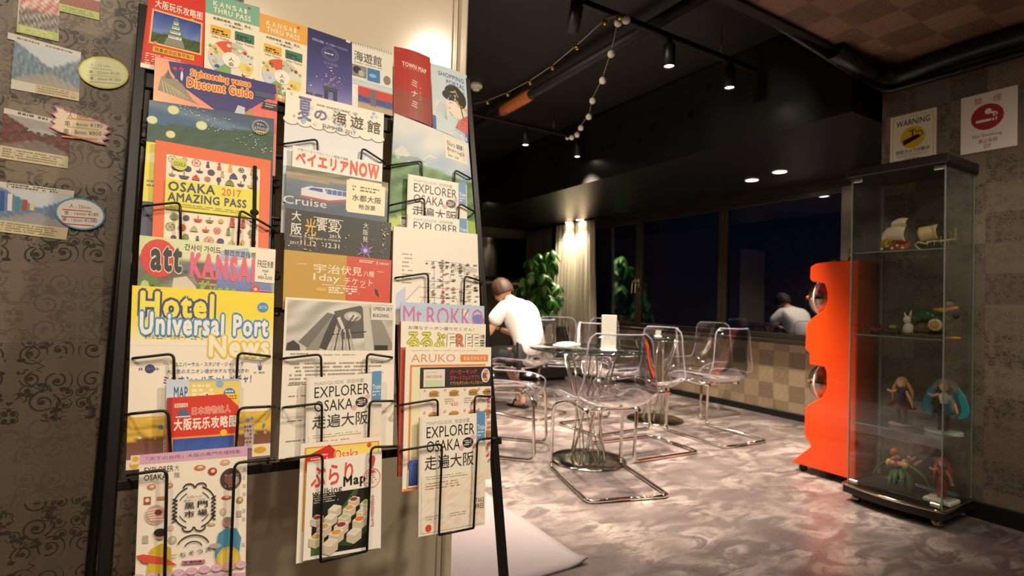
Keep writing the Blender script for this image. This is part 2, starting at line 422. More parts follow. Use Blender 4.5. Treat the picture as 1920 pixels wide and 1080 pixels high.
# ---- lamps, and beams added to brighten
spot((2.34, 2.19, 2.43), 180, (2.5, 2.6, 0), 82)
spot((2.885, 2.19, 2.41), 170, (2.8, 2.7, 0), 80)
spot((2.5, 4.0, 2.40), 190, (2.45, 4.2, 0), 75)
spot((3.05, 4.0, 2.36), 150, (3.4, 3.6, 0), 80)
spot((1.66, 2.19, 2.42), 150, (1.7, 3.4, 0), 85)
spot((.7, 2.19, 2.42), 70, (.9, 2.9, 0), 85)
for p in ((4.2, 2.98), (4.15, 2.66), (4.5, 6.15), (4.48, 5.85), (4.3, 4.4)):
    spot((p[0], p[1], 2.15), 42 if p[1] < 5 else 22, (p[0], p[1], 0), 110, 1.)
spot((1.12, -.15, 2.42), 36, (.35, 1.25, 1.25), 85, 1., rad=.05)
spot((-.55, .1, 2.42), 19, (-.3, 1.3, 1.1), 95, 1., rad=.05)
spot((.2, -.6, 2.42), 24, (.2, 1.2, 1.2), 80, 1., rad=.05)
spot((2.2, .6, 2.42), 14, (3.2, 1.1, .6), 110, 1., rad=.05)
for p in ((.9, -.9), (-.2, -1.4), (-.9, 5.2), (.4, 3.2)):
    spot((p[0], p[1], 2.42), 90 if p[1] > 5 else 30, (p[0], p[1], 0), 150, 1., rad=.05)  # unseen wide fill spots, added to lift the room and left wall

spot((.25, 2.35, 2.40), 30, (2.0, 3.0, 2.55), 55, .8)  # unseen spot added to brighten the ball garlands and sleeve
spot((1.1, 2.19, 2.45), 20, (3.2, 2.25, 2.22), 26, .7)  # unseen spot added to throw the bright patch on the soffit's fascia
spot((1.75, .0, 2.42), 26, (3.3, 1.35, .9), 50, 1., rad=.05)  # unseen spot added to lighten the cabinet's contents

# ---- materials of the shell
WP_X = damask('dark_damask_wallpaper', 0, 2, '3d352c', '66594b', '8a7c69', '18140f')
WP_Y = damask('dark_damask_wallpaper_side', 1, 2, '40382f', '685c4f', '857867', '1f1a15', rough=.5, strength=.7)
WP_Z = damask('brown_damask_ceiling_paper', 0, 1, '5a4234', '7d5e4a', '8c6c56', '3a2a22', S=.2, rough=.6, strength=.5, chkf=.7)
WP_L = damask('pale_damask_wallpaper', 1, 2, '6f5a46', 'a08c72', 'b8a488', '6a5846', rough=.5, strength=.4, chkf=.55)
BLKPAINT = M('matt_black_paint', '171513', .55, bump=.2, bscale=60)
BLKSAT = M('satin_black_paint', '131110', .35)
BRONZE = M('dark_bronze_aluminium', '3c362b', .35, .6)
GREYALU = M('grey_aluminium', '6a655c', .35, .7)
BOARD = M('glossy_cream_board', 'd6c9ae', .16, coat=.5)
FLOORM = marble_floor()

def slab(name, a, b, mat, bev=0.):
    c = Vector(((a[0]+b[0])/2, (a[1]+b[1])/2, (a[2]+b[2])/2))
    o = MB().box(*a, *b, bev=bev).build(name, mat); o['kind'] = 'structure'; return o
slab('floor', (XL-.1, YS-.1, -.1), (XW+.15, YF+.1, 0), FLOORM)
slab('ceiling', (XL, YP+.06, ZC), (XSOF, YF, ZC+.1), BLKPAINT)
slab('trim_1', (XSOF, YC+.04, ZL), (XW, YF, ZC+.1), BLKSAT)                # the lowered soffit along the windows
slab('trim_2', (XL, YS, ZP), (XS, YP, ZP+.08), WP_Z)                        # papered ceiling over the entrance
slab('trim_3', (XL, YP, ZP-.02), (XS+.02, YP+.05, ZC+.1), BLKSAT)           # its black edge
slab('wall_right', (XS, YS, 0), (XS+.12, YC, ZP), WP_Y)
slab('wall_recess', (XS+.12, YC-.1, 0), (XW+.1, YC+.04, ZC), BLKSAT)
slab('wall_far', (XL, YF, 0), (XW+.1, YF+.1, ZC), M('dim_taupe_wall', '5a5146', .5))
slab('wall_left', (XL-.1, YS, 0), (XL, YF, ZC), WP_Y)
slab('wall_back', (XL, YS-.1, 0), (XS, YS, ZP), M('warm_grey_wall', 'b5a68f', .6))
slab('trim_4', (XL+.02, YF-.02, 0), (-.6, YF-.001, 2.3), BOARD)             # pale panel on the far wall, seen mirrored in the window
# board wall in front of the entrance: papered, its right half faced with a glossy cream board
XE = at(857, 558, 'Y', YB).x
slab('wall_front', (XL, YB, 0), (XE-.56, YB+.12, ZP), WP_X)
o = slab('trim_5', (XE-.56, YB-.012, 0), (XE-.03, YB+.12, ZP), BOARD)
o = MB().box(XE-.028, YB-.02, 0, XE, YB+.13, ZP, bev=.006).box(XE-.045, YB-.017, 0, XE-.036, YB-.01, ZP, bev=.002).build('trim_6', BOARD); o['kind'] = 'structure'
# black cornice tube where the papered ceiling meets the sign wall
b = MB().tube([(2.9, YP+.01, ZP-.02), (XS-.1, YP+.0, ZP-.05), (XS-.03, YC-.09, ZP-.07), (XS-.05, YC-.3, ZP-.06), (XS-.05, .4, ZP-.05), (XS-.05, YS, ZP-.05)], .05, 12, round_=.12)
o = b.build('trim_7', BLKSAT); o['kind'] = 'structure'
b = MB().tube([(2.2, YP+.055, ZP+.03), (XS-.12, YP+.05, ZP-.08), (XS-.02, YC-.02, ZP-.13), (XS-.03, YC-.35, ZP-.14), (XS-.03, .4, ZP-.13), (XS-.03, YS, ZP-.13)], .018, 8, round_=.12)
o = b.build('trim_8', BLKSAT); o['kind'] = 'structure'
# window wall: parapet, header, posts
slab('wall_window', (XW, YC, 0), (XW+.12, YF, .71), WP_L)
slab('wall_header', (XW, YC, 2.12), (XW+.12, YF, ZC), BLKSAT)
slab('wall_pier', (XW-.06, YC+.04, 0), (XW+.12, 2.37, ZL), BLKSAT)
slab('trim_9', (XW-.09, 2.37, .695), (XW+.02, YF, .735), M('dark_sill', '2a241d', .3), bev=.004)
slab('trim_10', (XW-.03, 2.37, 2.10), (XW+.02, YF, ZL), BRONZE)
slab('baseboard_right', (XW-.02, 2.37, 0), (XW-.001, YF, .065), BLKP, bev=.003)
slab('baseboard_sign_wall', (XS-.018, YS, 0), (XS-.001, YC, .085), BLKP, bev=.003)
slab('baseboard_far', (XL, YF-.02, 0), (XW-.03, YF-.001, .065), BLKP)
GLASSN = clear('night_window_glass', (.55, .58, .66), .95, .0, .3, .05, cap=.8)
ys = [2.37, 3.69, 4.93, 6.15, YF]
for k in range(4):
    y0, y1 = ys[k], ys[k+1]
    r = empty('window_%d' % (k+1), (XW, y0, .71)); r['kind'] = 'structure'
    def part(nm, a, b_, m, bev=.003):
        q = MB().box(a[0], a[1]-y0, a[2]-.71, b_[0], b_[1]-y0, b_[2]-.71, bev=bev).build(nm, m, r); q.location = (0, 0, 0); return q
    part('frame_post', (-.02, y0, .735), (.05, y0+(.12 if k == 0 else .05), 2.10), GREYALU if k == 0 else BRONZE)
    part('frame_post', (-.015, y1-.045, .735), (.05, y1, 2.10), BRONZE)
    part('frame_rail', (-.012, y0, .735), (.05, y1, .79), BRONZE)
    part('frame_rail', (-.012, y0, 2.05), (.05, y1, 2.10), BRONZE)
    part('pane', (.012, y0+.04, .78), (.018, y1-.04, 2.06), GLASSN, 0)
    if k in (1, 2):
        yy = y1-.03 if k == 1 else y0+.03
        h = MB().box(-.035, yy-y0-.012, .52, -.015, yy-y0+.012, .64, bev=.003).tube([(-.03, yy-y0, .62), (-.06, yy-y0+.02, .60), (-.06, yy-y0+.03, .45)], .008, 8, round_=.01)
        h.build('window_handle', CHROME, r)
# ================================================================== ceiling fittings
def track(name, y, x0, x1, z, label):
    r = empty(name, ((x0+x1)/2, y, z), 0, label, 'lighting track'); L = (x1-x0)/2
    MB().box(-L, -.018, 0, L, .018, .034, bev=.004).build('rail', BLKSAT, r)
    for x in (-L+.18, L-.35, 0):
        MB().tube([(x, 0, .034), (x, 0, ZC-z)], .004, 6).build('hanger_rod', CHROME2, r)
    return r
track('lighting_track', 2.19, -.4, 3.15, 2.58, 'long black lighting track crossing the ceiling at upper middle')
track('lighting_track', 4.0, .2, 3.15, 2.57, 'black lighting track further back, below the first, holding two lit spots')
track('lighting_track', 6.0, .2, 3.15, 2.57, 'black lighting track near the far wall')
LIT = M('lit_lamp_face', 'ffe9c8', emit=14.)
def spotlamp(x, y, ztop, label, aim=None, lit=True, L=.135, r=.034):
    e = empty('spotlight', (x, y, ztop), 0, label, 'spotlight')
    d = (Vector(aim) if aim else Vector((0, 0, -1))).normalized(); q = d.to_track_quat('-Z', 'Y').to_matrix().to_4x4()
    MB().lathe([(.001, .0), (.014, .0), (.014, -.03), (.006, -.035)], 12).build('stem', LAMPBLK, e)
    mt = Matrix.Translation((0, 0, -.025)) @ q
    MB().lathe([(.001, 0), (r*.9, 0), (r, -.006), (r, -L), (r-.004, -L), (r-.006, -L+.012)], 24, mat=mt).build('lamp_housing', LAMPBLK, e)
    MB().lathe([(.001, -L+.010), (r-.005, -L+.010)], 24, mat=mt).build('lamp_face', LIT if lit else CHROME2, e)
    return e
spotlamp(2.34, 2.19, 2.58, 'lit black cylinder spotlight, left of the two lit ones on the front track')
spotlamp(2.885, 2.19, 2.58, 'lit black cylinder spotlight at the right end of the front track')
spotlamp(1.66, 2.19, 2.60, 'tilted black spotlight showing its side, nearest the camera', (.12, .45, -1), True)
spotlamp(2.5, 4.0, 2.57, 'lit black cylinder spotlight, left one on the rear track')
spotlamp(3.08, 4.0, 2.56, 'lit black cylinder spotlight, right one on the rear track below the white balls')
spotlamp(3.12, 6.1, 2.42, 'small distant black spotlight beside the rack edge', L=.1)
def downlight(x, y, z, label, grp=None):
    e = empty('ceiling_downlight', (x, y, z), 0, label, 'downlight', grp)
    MB().lathe([(.062, -.001), (.062, -.006), (.052, -.008), (.050, -.001)], 28).build('trim_ring', WHITEP, e)
    MB().lathe([(.001, -.004), (.050, -.004)], 28).build('lamp_face', LIT, e)
for x, y, l in ((4.26, 2.98, 'lit round recessed downlight above the windows, left of the nearer pair'), (4.17, 2.66, 'lit round recessed downlight above the windows, right of the nearer pair'),
                (4.62, 6.15, 'lit recessed downlight above the curtain, left of the distant pair'), (4.58, 5.85, 'lit recessed downlight above the curtain, right of the distant pair')):
    downlight(x, y, ZL, l)
downlight(1.12, -.15, ZP, 'lit recessed downlight over the entrance, shining on the brochure rack')
p = at(893, 158, 'Z', ZC)
e = empty('smoke_detector', p, 0, 'white round smoke detector on the black ceiling beside the board', 'smoke detector')
MB().lathe([(.001, 0), (.052, 0), (.052, -.02), (.044, -.03), (.001, -.03)], 24).build('base', WHITEP, e)
MB().lathe([(.034, -.03), (.034, -.034), (.028, -.05), (.001, -.054)], 24).build('sensor_cap', WHITEP, e)
# black duct with a printed amber sleeve
b = MB().tube([(2.3, 1.62, 2.70), (2.3, 7.3, 2.70)], .036, 16); o = b.build('ceiling_duct', BLKPAINT); tag(o, 'black round duct running under the black ceiling', 'duct')
DUCT = o
AMB = M('amber_printed_paper', 'c4703c', .5, var=.45, bscale=40)
b = MB().tube([(2.3, 3.62, 2.70), (2.3, 3.66, 2.70), (2.3, 4.04, 2.70), (2.3, 4.08, 2.70)], [.043, .046, .046, .043], 20); o = b.build('paper_sleeve', AMB); tag(o, 'orange patterned paper tube wrapped round the ceiling duct', 'paper tube')
for i in range(3):
    MB().tube([(2.3, 4.9+i*.9, 2.7), (2.3, 4.9+i*.9, 2.8)], .01, 6).build('duct_hanger', BLKSAT, DUCT)

# ---- garlands of balls
WBALL = M('white_felt_ball', 'efe6dc', .8); GBALL = M('gold_glass_ball', 'c9a54c', .18, 1.); CORD = M('pale_cord', '9b917e', .6)
def garland(name, label, A, Bp, px, mat, r, part):
    A = Vector(A); Bp = Vector(Bp); d = Bp-A; n = Vector((d.y, -d.x, 0)).normalized()
    e = empty(name, A, 0, label, 'garland'); pts = [at(u, v, tuple(A), tuple(n)) for u, v in px]
    # cord passes just above each ball
    MB().tube([p-A+Vector((0, 0, r*.9)) for p in pts], .0022, 5).build('cord', CORD, e)
    base = MB().sph((0, 0, 0), r, 14).build(part, mat, e, pts[0]-A)
    for p in pts[1:]:
        c = base.copy(); COL.objects.link(c); c.location = p-A
A0 = at(1165, 38, 'Y', 2.19); B0 = at(1068, 255, 'Y', 4.0)
garland('white_ball_garland', 'string of white felt balls hanging between the two lighting tracks', A0, B0,
        [(1174, 37), (1159, 43), (1146, 101), (1130, 151), (1111, 189), (1104, 219), (1089, 240), (1082, 253), (1072, 258), (1064, 258), (1056, 256), (1053, 248)], WBALL, .0225, 'white_ball')
A1 = at(1143, 25, 'Y', 2.19); B1 = at(886, 202, 'Y', 4.0)
garland('gold_ball_garland', 'string of small gold balls sagging from front track towards the board', A1, B1,
        [(1162, 32), (1134, 42), (1082, 89), (1036, 127), (994, 155), (952, 177), (914, 192), (882, 200)], GBALL, .0165, 'gold_ball')

# ================================================================== far end: television, curtain, plant
e = empty('television', (3.55, YF-.05, 1.55), 0, 'large black television on the far wall left of the plant', 'television')
p0 = at(880, 440, 'Y', YF-.05); p1 = at(985, 524, 'Y', YF-.05); q = e.location
MB().box(p0.x-q.x-.1, -.03, p1.z-q.z, p1.x-q.x, .03, p0.z-q.z, bev=.006).build('casing', BLKP, e)
MB().box(p0.x-q.x-.08, -.034, p1.z-q.z+.02, p1.x-q.x-.02, -.031, p0.z-q.z-.02).build('screen', M('black_screen', '07070a', .08), e)
o = MB().box(p0.x-.4, YF-.3, p1.z-.10, p1.x+.15, YF, p1.z-.07, bev=.004).build('wall_shelf', M('pale_shelf', 'b6ab9a', .4)); tag(o, 'pale narrow shelf under the television', 'shelf')

CURT = M('cream_curtain', 'cdbfa8', .8, sheen=.3); SHEER = M('brown_curtain', '5c5040', .85)
def curtain(name, y0, y1, nf, amp, mat, label, x=4.66, z0=.03, z1=2.15):
    def fn(u, v):
        ph = u*nf*2*math.pi; flare = 1+.25*v
        ym = (y0+y1)/2; yy = ym+(y0+(y1-y0)*u-ym)*(.82+.22*v)
        return (x+amp*flare*math.sin(ph)+.012*math.sin(ph*2.3+v*4), yy+amp*.5*math.cos(ph*1.0), z1+(z0-z1)*v)
    e = empty(name, (0, 0, 0), 0, label, 'curtain')
    o = MB().grid(fn, int(nf*12), 14).build('cloth', mat, e); modifier(o, 'SOLIDIFY', thickness=.004)
    MB().tube([(x, y0, z1+.005), (x, y1, z1+.005)], .01, 8).build('curtain_rail', BLKSAT, e)
    return e
curtain('curtain', 5.55, 6.55, 11, .035, CURT, 'long cream curtain gathered at the left end of the window')
curtain('curtain', 6.6, 7.38, 7, .03, SHEER, 'dim brown curtain in the corner behind the plant', x=4.68)

# plant on a low dark cabinet
PX, PY = 4.05, 5.95
PY0 = PY
e = empty('side_cabinet', (PX, PY, 0), 0, 'low dark cabinet carrying the potted plant', 'cabinet')
DKW = M('dark_wood', '3a3028', .45)
MB().box(-.25, -.3, .04, .25, .3, .70, bev=.005).build('body', DKW, e)
for s in (-1, 1):
    d = MB().box(-.262, .01 if s > 0 else -.29, .06, -.251, .29 if s > 0 else -.01, .68, bev=.002).build('door', DKW, e); MB().sph((-.27, .03*s, .4), .01, 8).build('knob', CHROME2, d)
MB().box(-.22, -.27, 0, .22, .27, .04).build('plinth', BLKP, e)
e = empty('potted_plant', (PX, PY, .70), 0, 'leafy green money tree in a straw-coloured pot before the curtain', 'plant')
MB().box(-.11, -.11, 0, .11, .11, .15, bev=.008).build('pot', M('straw_pot', 'c9a560', .5, bump=.5, bscale=120), e)
MB().lathe([(.001, .152), (.1, .152)], 16).build('soil', M('soil', '2e2218', .9), e)
tr = MB()
for k in range(3):
    tr.tube([(.022*math.cos(k*2.09+z*9), .022*math.sin(k*2.09+z*9), .15+z) for z in np.linspace(0, .45, 14)], .014, 8)
tr.build('trunk', M('tan_bark', '7d6748', .8), e)
LEAFM = [M('green_leaf', '4f9438', .35, spec=.6), M('light_green_leaf', '82b858', .35, spec=.6), M('dark_green_leaf', '2c6426', .35)]
def leafmesh(m):
    def fn(u, v):
        wd = math.sin(math.pi*min(1, v*.97+.02)**.85)*.036; x = (u-.5)*2*wd
        return (x, v*.17, -.10*v*v-.25*abs(x)+.01)
    o = MB().grid(fn, 4, 7).build('leaf', m); return o
lm = [leafmesh(m) for m in LEAFM]; first = [True]*3
stems = MB(); rl = random.Random(11)
cl = []
for i in range(44):
    th = rl.uniform(0, 2*math.pi); zz = rl.uniform(.12, 1.02); rr = .36*math.sqrt(max(.05, 1-((zz-.5)/.62)**2))*rl.uniform(.45, 1.)
    c = Vector((rr*math.cos(th)*.8, rr*math.sin(th), zz)); cl.append(c)
    stems.tube([(0, 0, max(.3, zz*.45)), (c.x*.5, c.y*.5, zz*.9), tuple(c)], .0045, 5)
stems.build('stems', LEAFM[2], e)
for c in cl:
    a0 = rl.uniform(0, 6.28)
    for k in range(5):
        i = rl.choice((0, 0, 1, 2)) ; src = lm[i]
        if first[i]: q = src; first[i] = False
        else: q = src.copy(); COL.objects.link(q)
        q.parent = e; q.location = c; sc = rl.uniform(.8, 1.25); q.scale = (sc, sc, sc)
        q.rotation_euler = (rl.uniform(-.9, -.1), rl.uniform(-.3, .3), a0+k*1.25+rl.uniform(-.2, .2))

# ================================================================== clear chairs and wire tables
SHELL = clear('clear_polycarbonate', (.92, .91, .96), 1., .07, .34, .10, cap=.6)
RIMM = M('clear_plastic_rim', 'dcd8ea', .08, trans=.75, ior=1.3)
def shell_pt(u, v):
    """u across the seat (0..1), v from the front lip over the seat and up the back"""
    P = [(.235, .405), (.225, .445), (.12, .452), (-.02, .438), (-.14, .440), (-.205, .475), (-.235, .56), (-.252, .66), (-.268, .76), (-.283, .865)]
    t = v*(len(P)-1); i = min(int(t), len(P)-2); f = t-i
    g = lambda k: P[max(0, min(len(P)-1, k))]
    def cr(a, b, c, d): return .5*((2*b)+(-a+c)*f+(2*a-5*b+4*c-d)*f*f+(-a+3*b-3*c+d)*f**3)
    x = cr(g(i-1)[0], g(i)[0], g(i+1)[0], g(i+2)[0]); z = cr(g(i-1)[1], g(i)[1], g(i+1)[1], g(i+2)[1])
    s = (u-.5)*2
    hw = .225+.02*math.sin(math.pi*min(1, v*1.4)) - .035*max(0, (v-.6)/.4)
    if v > .93: hw *= 1-.22*((v-.93)/.07)**2
    if v < .06: hw *= .93+.07*v/.06
    seat = math.exp(-((v-.38)/.28)**2)
    z += seat*.075*abs(s)**3.; x += max(0, v-.42)*.16*abs(s)**2.5
    return Vector((x, s*hw, z))
def make_chair():
    e = empty('clear_chair')
    o = MB().grid(shell_pt, 16, 30).build('shell', SHELL, e)
    rim = [shell_pt(0, v/30) for v in range(31)]+[shell_pt(u/12, 1) for u in range(1, 12)]+[shell_pt(1, 1-v/30) for v in range(31)]+[shell_pt(1-u/12, 0) for u in range(1, 12)]
    MB().tube(rim, .0048, 6, closed=True).build('shell_rim', RIMM, e)
    for s in (-1, 1):
        y = .235*s
        MB().tube([(-.12, .16*s, .425), (.17, .16*s, .432), (.235, y, .40), (.255, y, .012), (-.33, y, .012), (-.33, 0, .012)], .011, 10, round_=.045).build('frame_tube', CHROME, e)
    for x in (.15, -.08): MB().tube([(x, -.18, .426), (x, .18, .426)], .009, 8).build('seat_support', CHROME, e)
    return e
chair0 = make_chair(); first_chair = True
def place_chair(x, y, dx, dy, label, sc=1.):
    global first_chair
    c = chair0 if first_chair else copy_tree(chair0); first_chair = False
    c.location = (x, y, 0); c.rotation_euler = (0, 0, math.atan2(dy, dx)); c.scale = (sc, sc, sc)
    tag(c, label, 'chair', 'clear plastic chairs round the glass tables')
place_chair(2.10, 2.40, .28, .96, 'clear plastic chair nearest the camera, its back to us, pushed into the front table')
place_chair(1.90, 3.20, .72, -.70, 'clear plastic chair left of the front table, partly hidden by the rack edge')
place_chair(2.76, 2.78, -1, .05, 'clear plastic chair on the right side of the front table, facing left')
place_chair(3.20, 4.36, -.45, -.9, 'clear plastic chair behind the front table, facing the camera before the curtain')
place_chair(3.60, 2.84, .04, 1, 'clear plastic chair furthest right, facing the rear table, beside the patterned parapet')
place_chair(3.02, 3.42, 1, .05, 'clear plastic chair left of the rear table, facing the window')
place_chair(3.74, 4.12, .0, -1, 'clear plastic chair behind the rear table, facing the camera')
place_chair(4.24, 3.50, -1, 0, 'clear plastic chair between the rear table and the window')
place_chair(2.66, 4.16, -.38, .92, 'clear plastic chair with the person in white sitting on it')

TGLASS = clear('table_glass', (.80, .86, .84), 1., .02, .5, .08)
TEDGE = M('green_glass_edge', '26332e', .08, spec=.8)
def make_table():
    e = empty('glass_table')
    MB().lathe([(.001, .722), (.397, .722), (.397, .732), (.001, .732)], 48).build('tabletop', TGLASS, e)
    MB().lathe([(.397, .722), (.401, .727), (.397, .732)], 48).build('tabletop_edge', TEDGE, e)
    MB().lathe([(.001, 0), (.25, 0), (.252, .006), (.235, .012), (.12, .016), (.001, .016)], 40).build('base_plate', CHROME2, e)
    MB().tube([(.19*math.cos(a), .19*math.sin(a), .716) for a in np.linspace(0, 2*math.pi, 33)[:-1]], .005, 6, closed=True).build('top_ring', CHROME, e)
    n = 14; first = {}
    for k in range(n):
        s = 1 if k % 2 else -1; a = 2*math.pi*(k//2)/(n//2)
        if s not in first:
            pts = [(.115, 0, .015), (.075*math.cos(.55*s), .075*math.sin(.55*s), .30), (.19*math.cos(1.15*s), .19*math.sin(1.15*s), .716)]
            q = MB().tube(pts, .0048, 6, round_=.2).build('wire_rod', CHROME, e); first[s] = q
        else: q = first[s].copy(); COL.objects.link(q)
        q.rotation_euler = (0, 0, a+(.2 if s > 0 else 0))
    return e
t1 = make_table(); t1.location = (2.27, 2.75, 0); tag(t1, 'round glass table on crossed chrome wires, nearer one, carrying a white menu stand', 'table', 'round glass tables')
t2 = copy_tree(t1); t2.location = (3.60, 3.44, 0); tag(t2, 'round glass table on crossed chrome wires, rear one by the window', 'table', 'round glass tables')
t3 = copy_tree(t1); t3.location = (2.22, 5.0, 0); tag(t3, 'round glass table in front of the person in white', 'table', 'round glass tables')
# things on the tables
WCARD = M('white_card', 'f3ede2', .5)
def menu(x, y, z, rz, h, w_, label):
    e = empty('menu_stand', (x, y, z), rz, label, 'menu stand')
    MB().box(-w_/2, -.006, 0.012, w_/2, -.002, h, bev=.001).build('card', WCARD, e)
    MB().box(-w_/2-.002, -.0075, .01, w_/2+.002, -.0065, h+.002).build('front_sleeve', clear('acrylic_sleeve', (.96, .97, .97), 1, .03, .3, .04), e)
    MB().box(-w_/2, -.04, 0, w_/2, .04, .010, bev=.002).build('foot', WCARD, e)
p = at(1125, 650, 'Z', .742)
menu(p.x-.05, p.y-.14, .7325, -.6, .225, .095, 'white upright menu stand on the nearer glass table')
menu(3.70, 3.52, .7325, -.5, .06, .05, 'tiny white card standing on the rear glass table')
menu(3.95, 5.72, .702, -.5, .15, .085, 'white card stand beside the plant pot on the dark cabinet')
e = empty('napkin_tray', (2.22, 2.95, .7325), .5, 'flat white tray with folded napkins on the nearer glass table', 'tray')
MB().box(-.11, -.05, 0, .11, .05, .012, bev=.004).build('tray', WCARD, e)
MB().box(-.09, -.04, .012, .06, .035, .022, bev=.003).build('napkins', M('white_napkin', 'f7f3ea', .9), e)

# ---- rug
def rugf(u, v):
    x = -.3+1.68*u; y = 1.66+1.6*v
    d = math.hypot(1.38-x, y-1.66); z = .011+.022*max(0, 1-d/.10)**2
    return (x, y, z)
RUG = M('mauve_grey_pile', '958b8e', .95, bump=1., bscale=260, var=.25)
o = MB().grid(rugf, 40, 30).build('rug', RUG); modifier(o, 'SOLIDIFY', thickness=.010, offset=-1); tag(o, 'mauve grey rug with a curled corner behind the rack', 'rug')
# ================================================================== orange capsule machine
XG = 3.34; GW = .40
def gp(u, v): p = at(u, v, 'X', XG); return (p.y, p.z)
ORG = M('glossy_orange_plastic', 'ee4a10', .22, coat=.6)
prof = [(1630, 486), (1560, 490), (1530, 494), (1519, 500), (1518, 524), (1522, 528), (1545, 531), (1550, 545), (1551, 565), (1545, 580), (1528, 592), (1516, 602), (1511, 610), (1509, 655), (1517, 662), (1517, 684), (1545, 688), (1549, 700), (1549, 730), (1540, 745), (1520, 756), (1509, 764), (1507, 815), (1518, 832), (1519, 838), (1487, 862), (1484, 876), (1640, 905)]
pts = [gp(*q) for q in prof]
yb = min(q[0] for q in pts); gz = min(q[1] for q in pts)
e = empty('capsule_machine', (XG, 1.85, 0), 0, 'tall glossy orange double capsule vending machine beside the glass cabinet', 'vending machine')
base_z = .045
# body outline in (y, z), the foot brought down to its castors
pl = [(y-1.85, max(z, base_z)) for y, z in pts]
pl[-1] = (1.63-1.85, base_z); pl[0] = (1.63-1.85, pl[1][1]+.002); 
o = MB().prism(pl, 0, GW, lambda a, b, x: (x, a, b)).build('body', ORG, e); modifier(o, 'BEVEL', width=.008, segments=3, limit_method='ANGLE')
DOME = clear('clear_dome', (.90, .87, .82), 1., .05, .4, .16, cap=.7); INNER = M('capsule_tray', 'c9b9a0', .4)
for (cu, cv, r) in ((1531, 558, .132), (1530, 720, .126)):
    y, z = gp(cu, cv); y -= 1.838
    MB().sph((GW/2, y+.01, z), r, 24, sc=(1.35, .85, 1.)).build('dome', DOME, e)
    mt = Matrix.Translation((GW/2, y+.01, z)) @ Matrix.Diagonal((1.28, .78, .93, 1))
    MB().lathe([(max(.001, r*math.sin(a)), -r*math.cos(a)) for a in np.linspace(0, 1.5, 9)]+[(.001, -r*.06)], 28, mat=mt).build('capsule_bowl', INNER, e)
    MB().lathe([(.001, -r*.02)]+[(max(.001, r*.86*math.sin(a)), -r*math.cos(a)) for a in np.linspace(1.65, 2.5, 7)]+[(.001, r*.85)], 28, mat=mt).build('reflection_insert', M('maroon_reflection', '9c5a4a', .5), e)  # maroon insert imitating a window reflection in the dome's upper half
    MB().tube([(GW/2+r*1.33*math.cos(a), y+.02, z+r*.985*math.sin(a)) for a in np.linspace(0, 2*math.pi, 41)[:-1]], .006, 8, closed=True).build('dome_rim', WHITEP, e)
    rc = random.Random(int(cu)); cb = MB()
    for k in range(9): cb.sph((.06+.035*k, y+.07+rc.uniform(-.01, .01), z+.0), .014, 10, mi=k % 3)
    cb.build('capsules', [M('red_capsule', '9c3a30', .3), M('clear_capsule', 'c8bfb0', .3), M('brown_capsule', '7a4a34', .3)], e)
MB().box(.04, -.20, base_z-.0, GW-.04, .09, .05).build('underside', BLKP, e)
for x, y in ((.04, .11), (GW-.04, .11), (.04, -.18), (GW-.04, -.18)):
    MB().lathe([(.001, -.011), (.022, -.011), (.024, 0), (.022, .011), (.001, .011)], 16, mat=Matrix.Translation((x, y, .024)) @ Matrix.Rotation(R(90), 4, 'Y')).tube([(x, y, .03), (x, y, .055)], .012, 8).build('castor', BLKP, e)
tp = gp(1577, 478); zt = pl[1][1]
MB().tube([(.10, tp[0]-1.85, zt-.01), (.10, tp[0]-1.85, zt+.07)], .009, 10).sph((.10, tp[0]-1.85, zt+.072), .012, 10).build('top_pin', M('brass', 'b08d4c', .25, 1.), e)
MB().box(.16, -.02, zt-.005, .22, .03, zt+.022, bev=.006).build('top_lock', CHROME2, e)

# ================================================================== glass display cabinet
CX0, CX1, CY0, CY1, CZ0, CZ1 = 3.11, 3.45, 1.13, 1.555, .09, 1.76
e = empty('display_cabinet', ((CX0+CX1)/2, (CY0+CY1)/2, 0), 0, 'tall glass display cabinet with black top and chrome-edged base holding figures', 'cabinet')
ox, oy = e.location.x, e.location.y; ax0, ax1, ay0, ay1 = CX0-ox, CX1-ox, CY0-oy, CY1-oy
CABG = clear('cabinet_glass', (.97, .985, .975), 1., .02, .25, .025, cap=.5); GEDGE = M('glass_edge', '7e8b82', .15, spec=.8)
DARKW = M('black_brown_board', '211b17', .4)
MB().box(ax0-.03, ay0-.02, CZ1, ax1+.0, ay1+.02, CZ1+.045, bev=.004).build('top_board', DARKW, e)
bow = [(ax1, ay1+.015), (ax1, ay0-.015)]+[(ax0-.02-.035*math.sin(math.pi*t), ay0-.015+(ay1-ay0+.03)*t) for t in np.linspace(0, 1, 13)]
MB().prism(bow, .045, CZ0-.008, lambda a, b, z: (a, b, z)).build('base_board', DARKW, e)
MB().tube([(a, b, CZ0-.002) for a, b in bow], .0075, 8, closed=True).build('chrome_trim', M('polished_trim', 'd8ccae', .1, 1.), e)
for x, y in ((ax0+.03, ay0+.03), (ax0+.03, ay1-.03), (ax1-.03, ay0+.03), (ax1-.03, ay1-.03)):
    MB().lathe([(.001, 0), (.022, 0), (.024, .01), (.018, .045), (.001, .045)], 16).build('foot', CHROME2, e, (x, y, 0))
MB().box(ax0, ay0+.004, CZ0, ax0+.005, ay1-.004, CZ1-.004).build('glass_door', CABG, e)
MB().box(ax0+.006, ay0, CZ0, ax1, ay0+.004, CZ1).build('side_glass', CABG, e)
MB().box(ax0+.006, ay1-.004, CZ0, ax1, ay1, CZ1).build('side_glass', CABG, e)
MB().box(ax1-.004, ay0+.005, CZ0, ax1, ay1-.005, CZ1).build('back_glass', CABG, e)
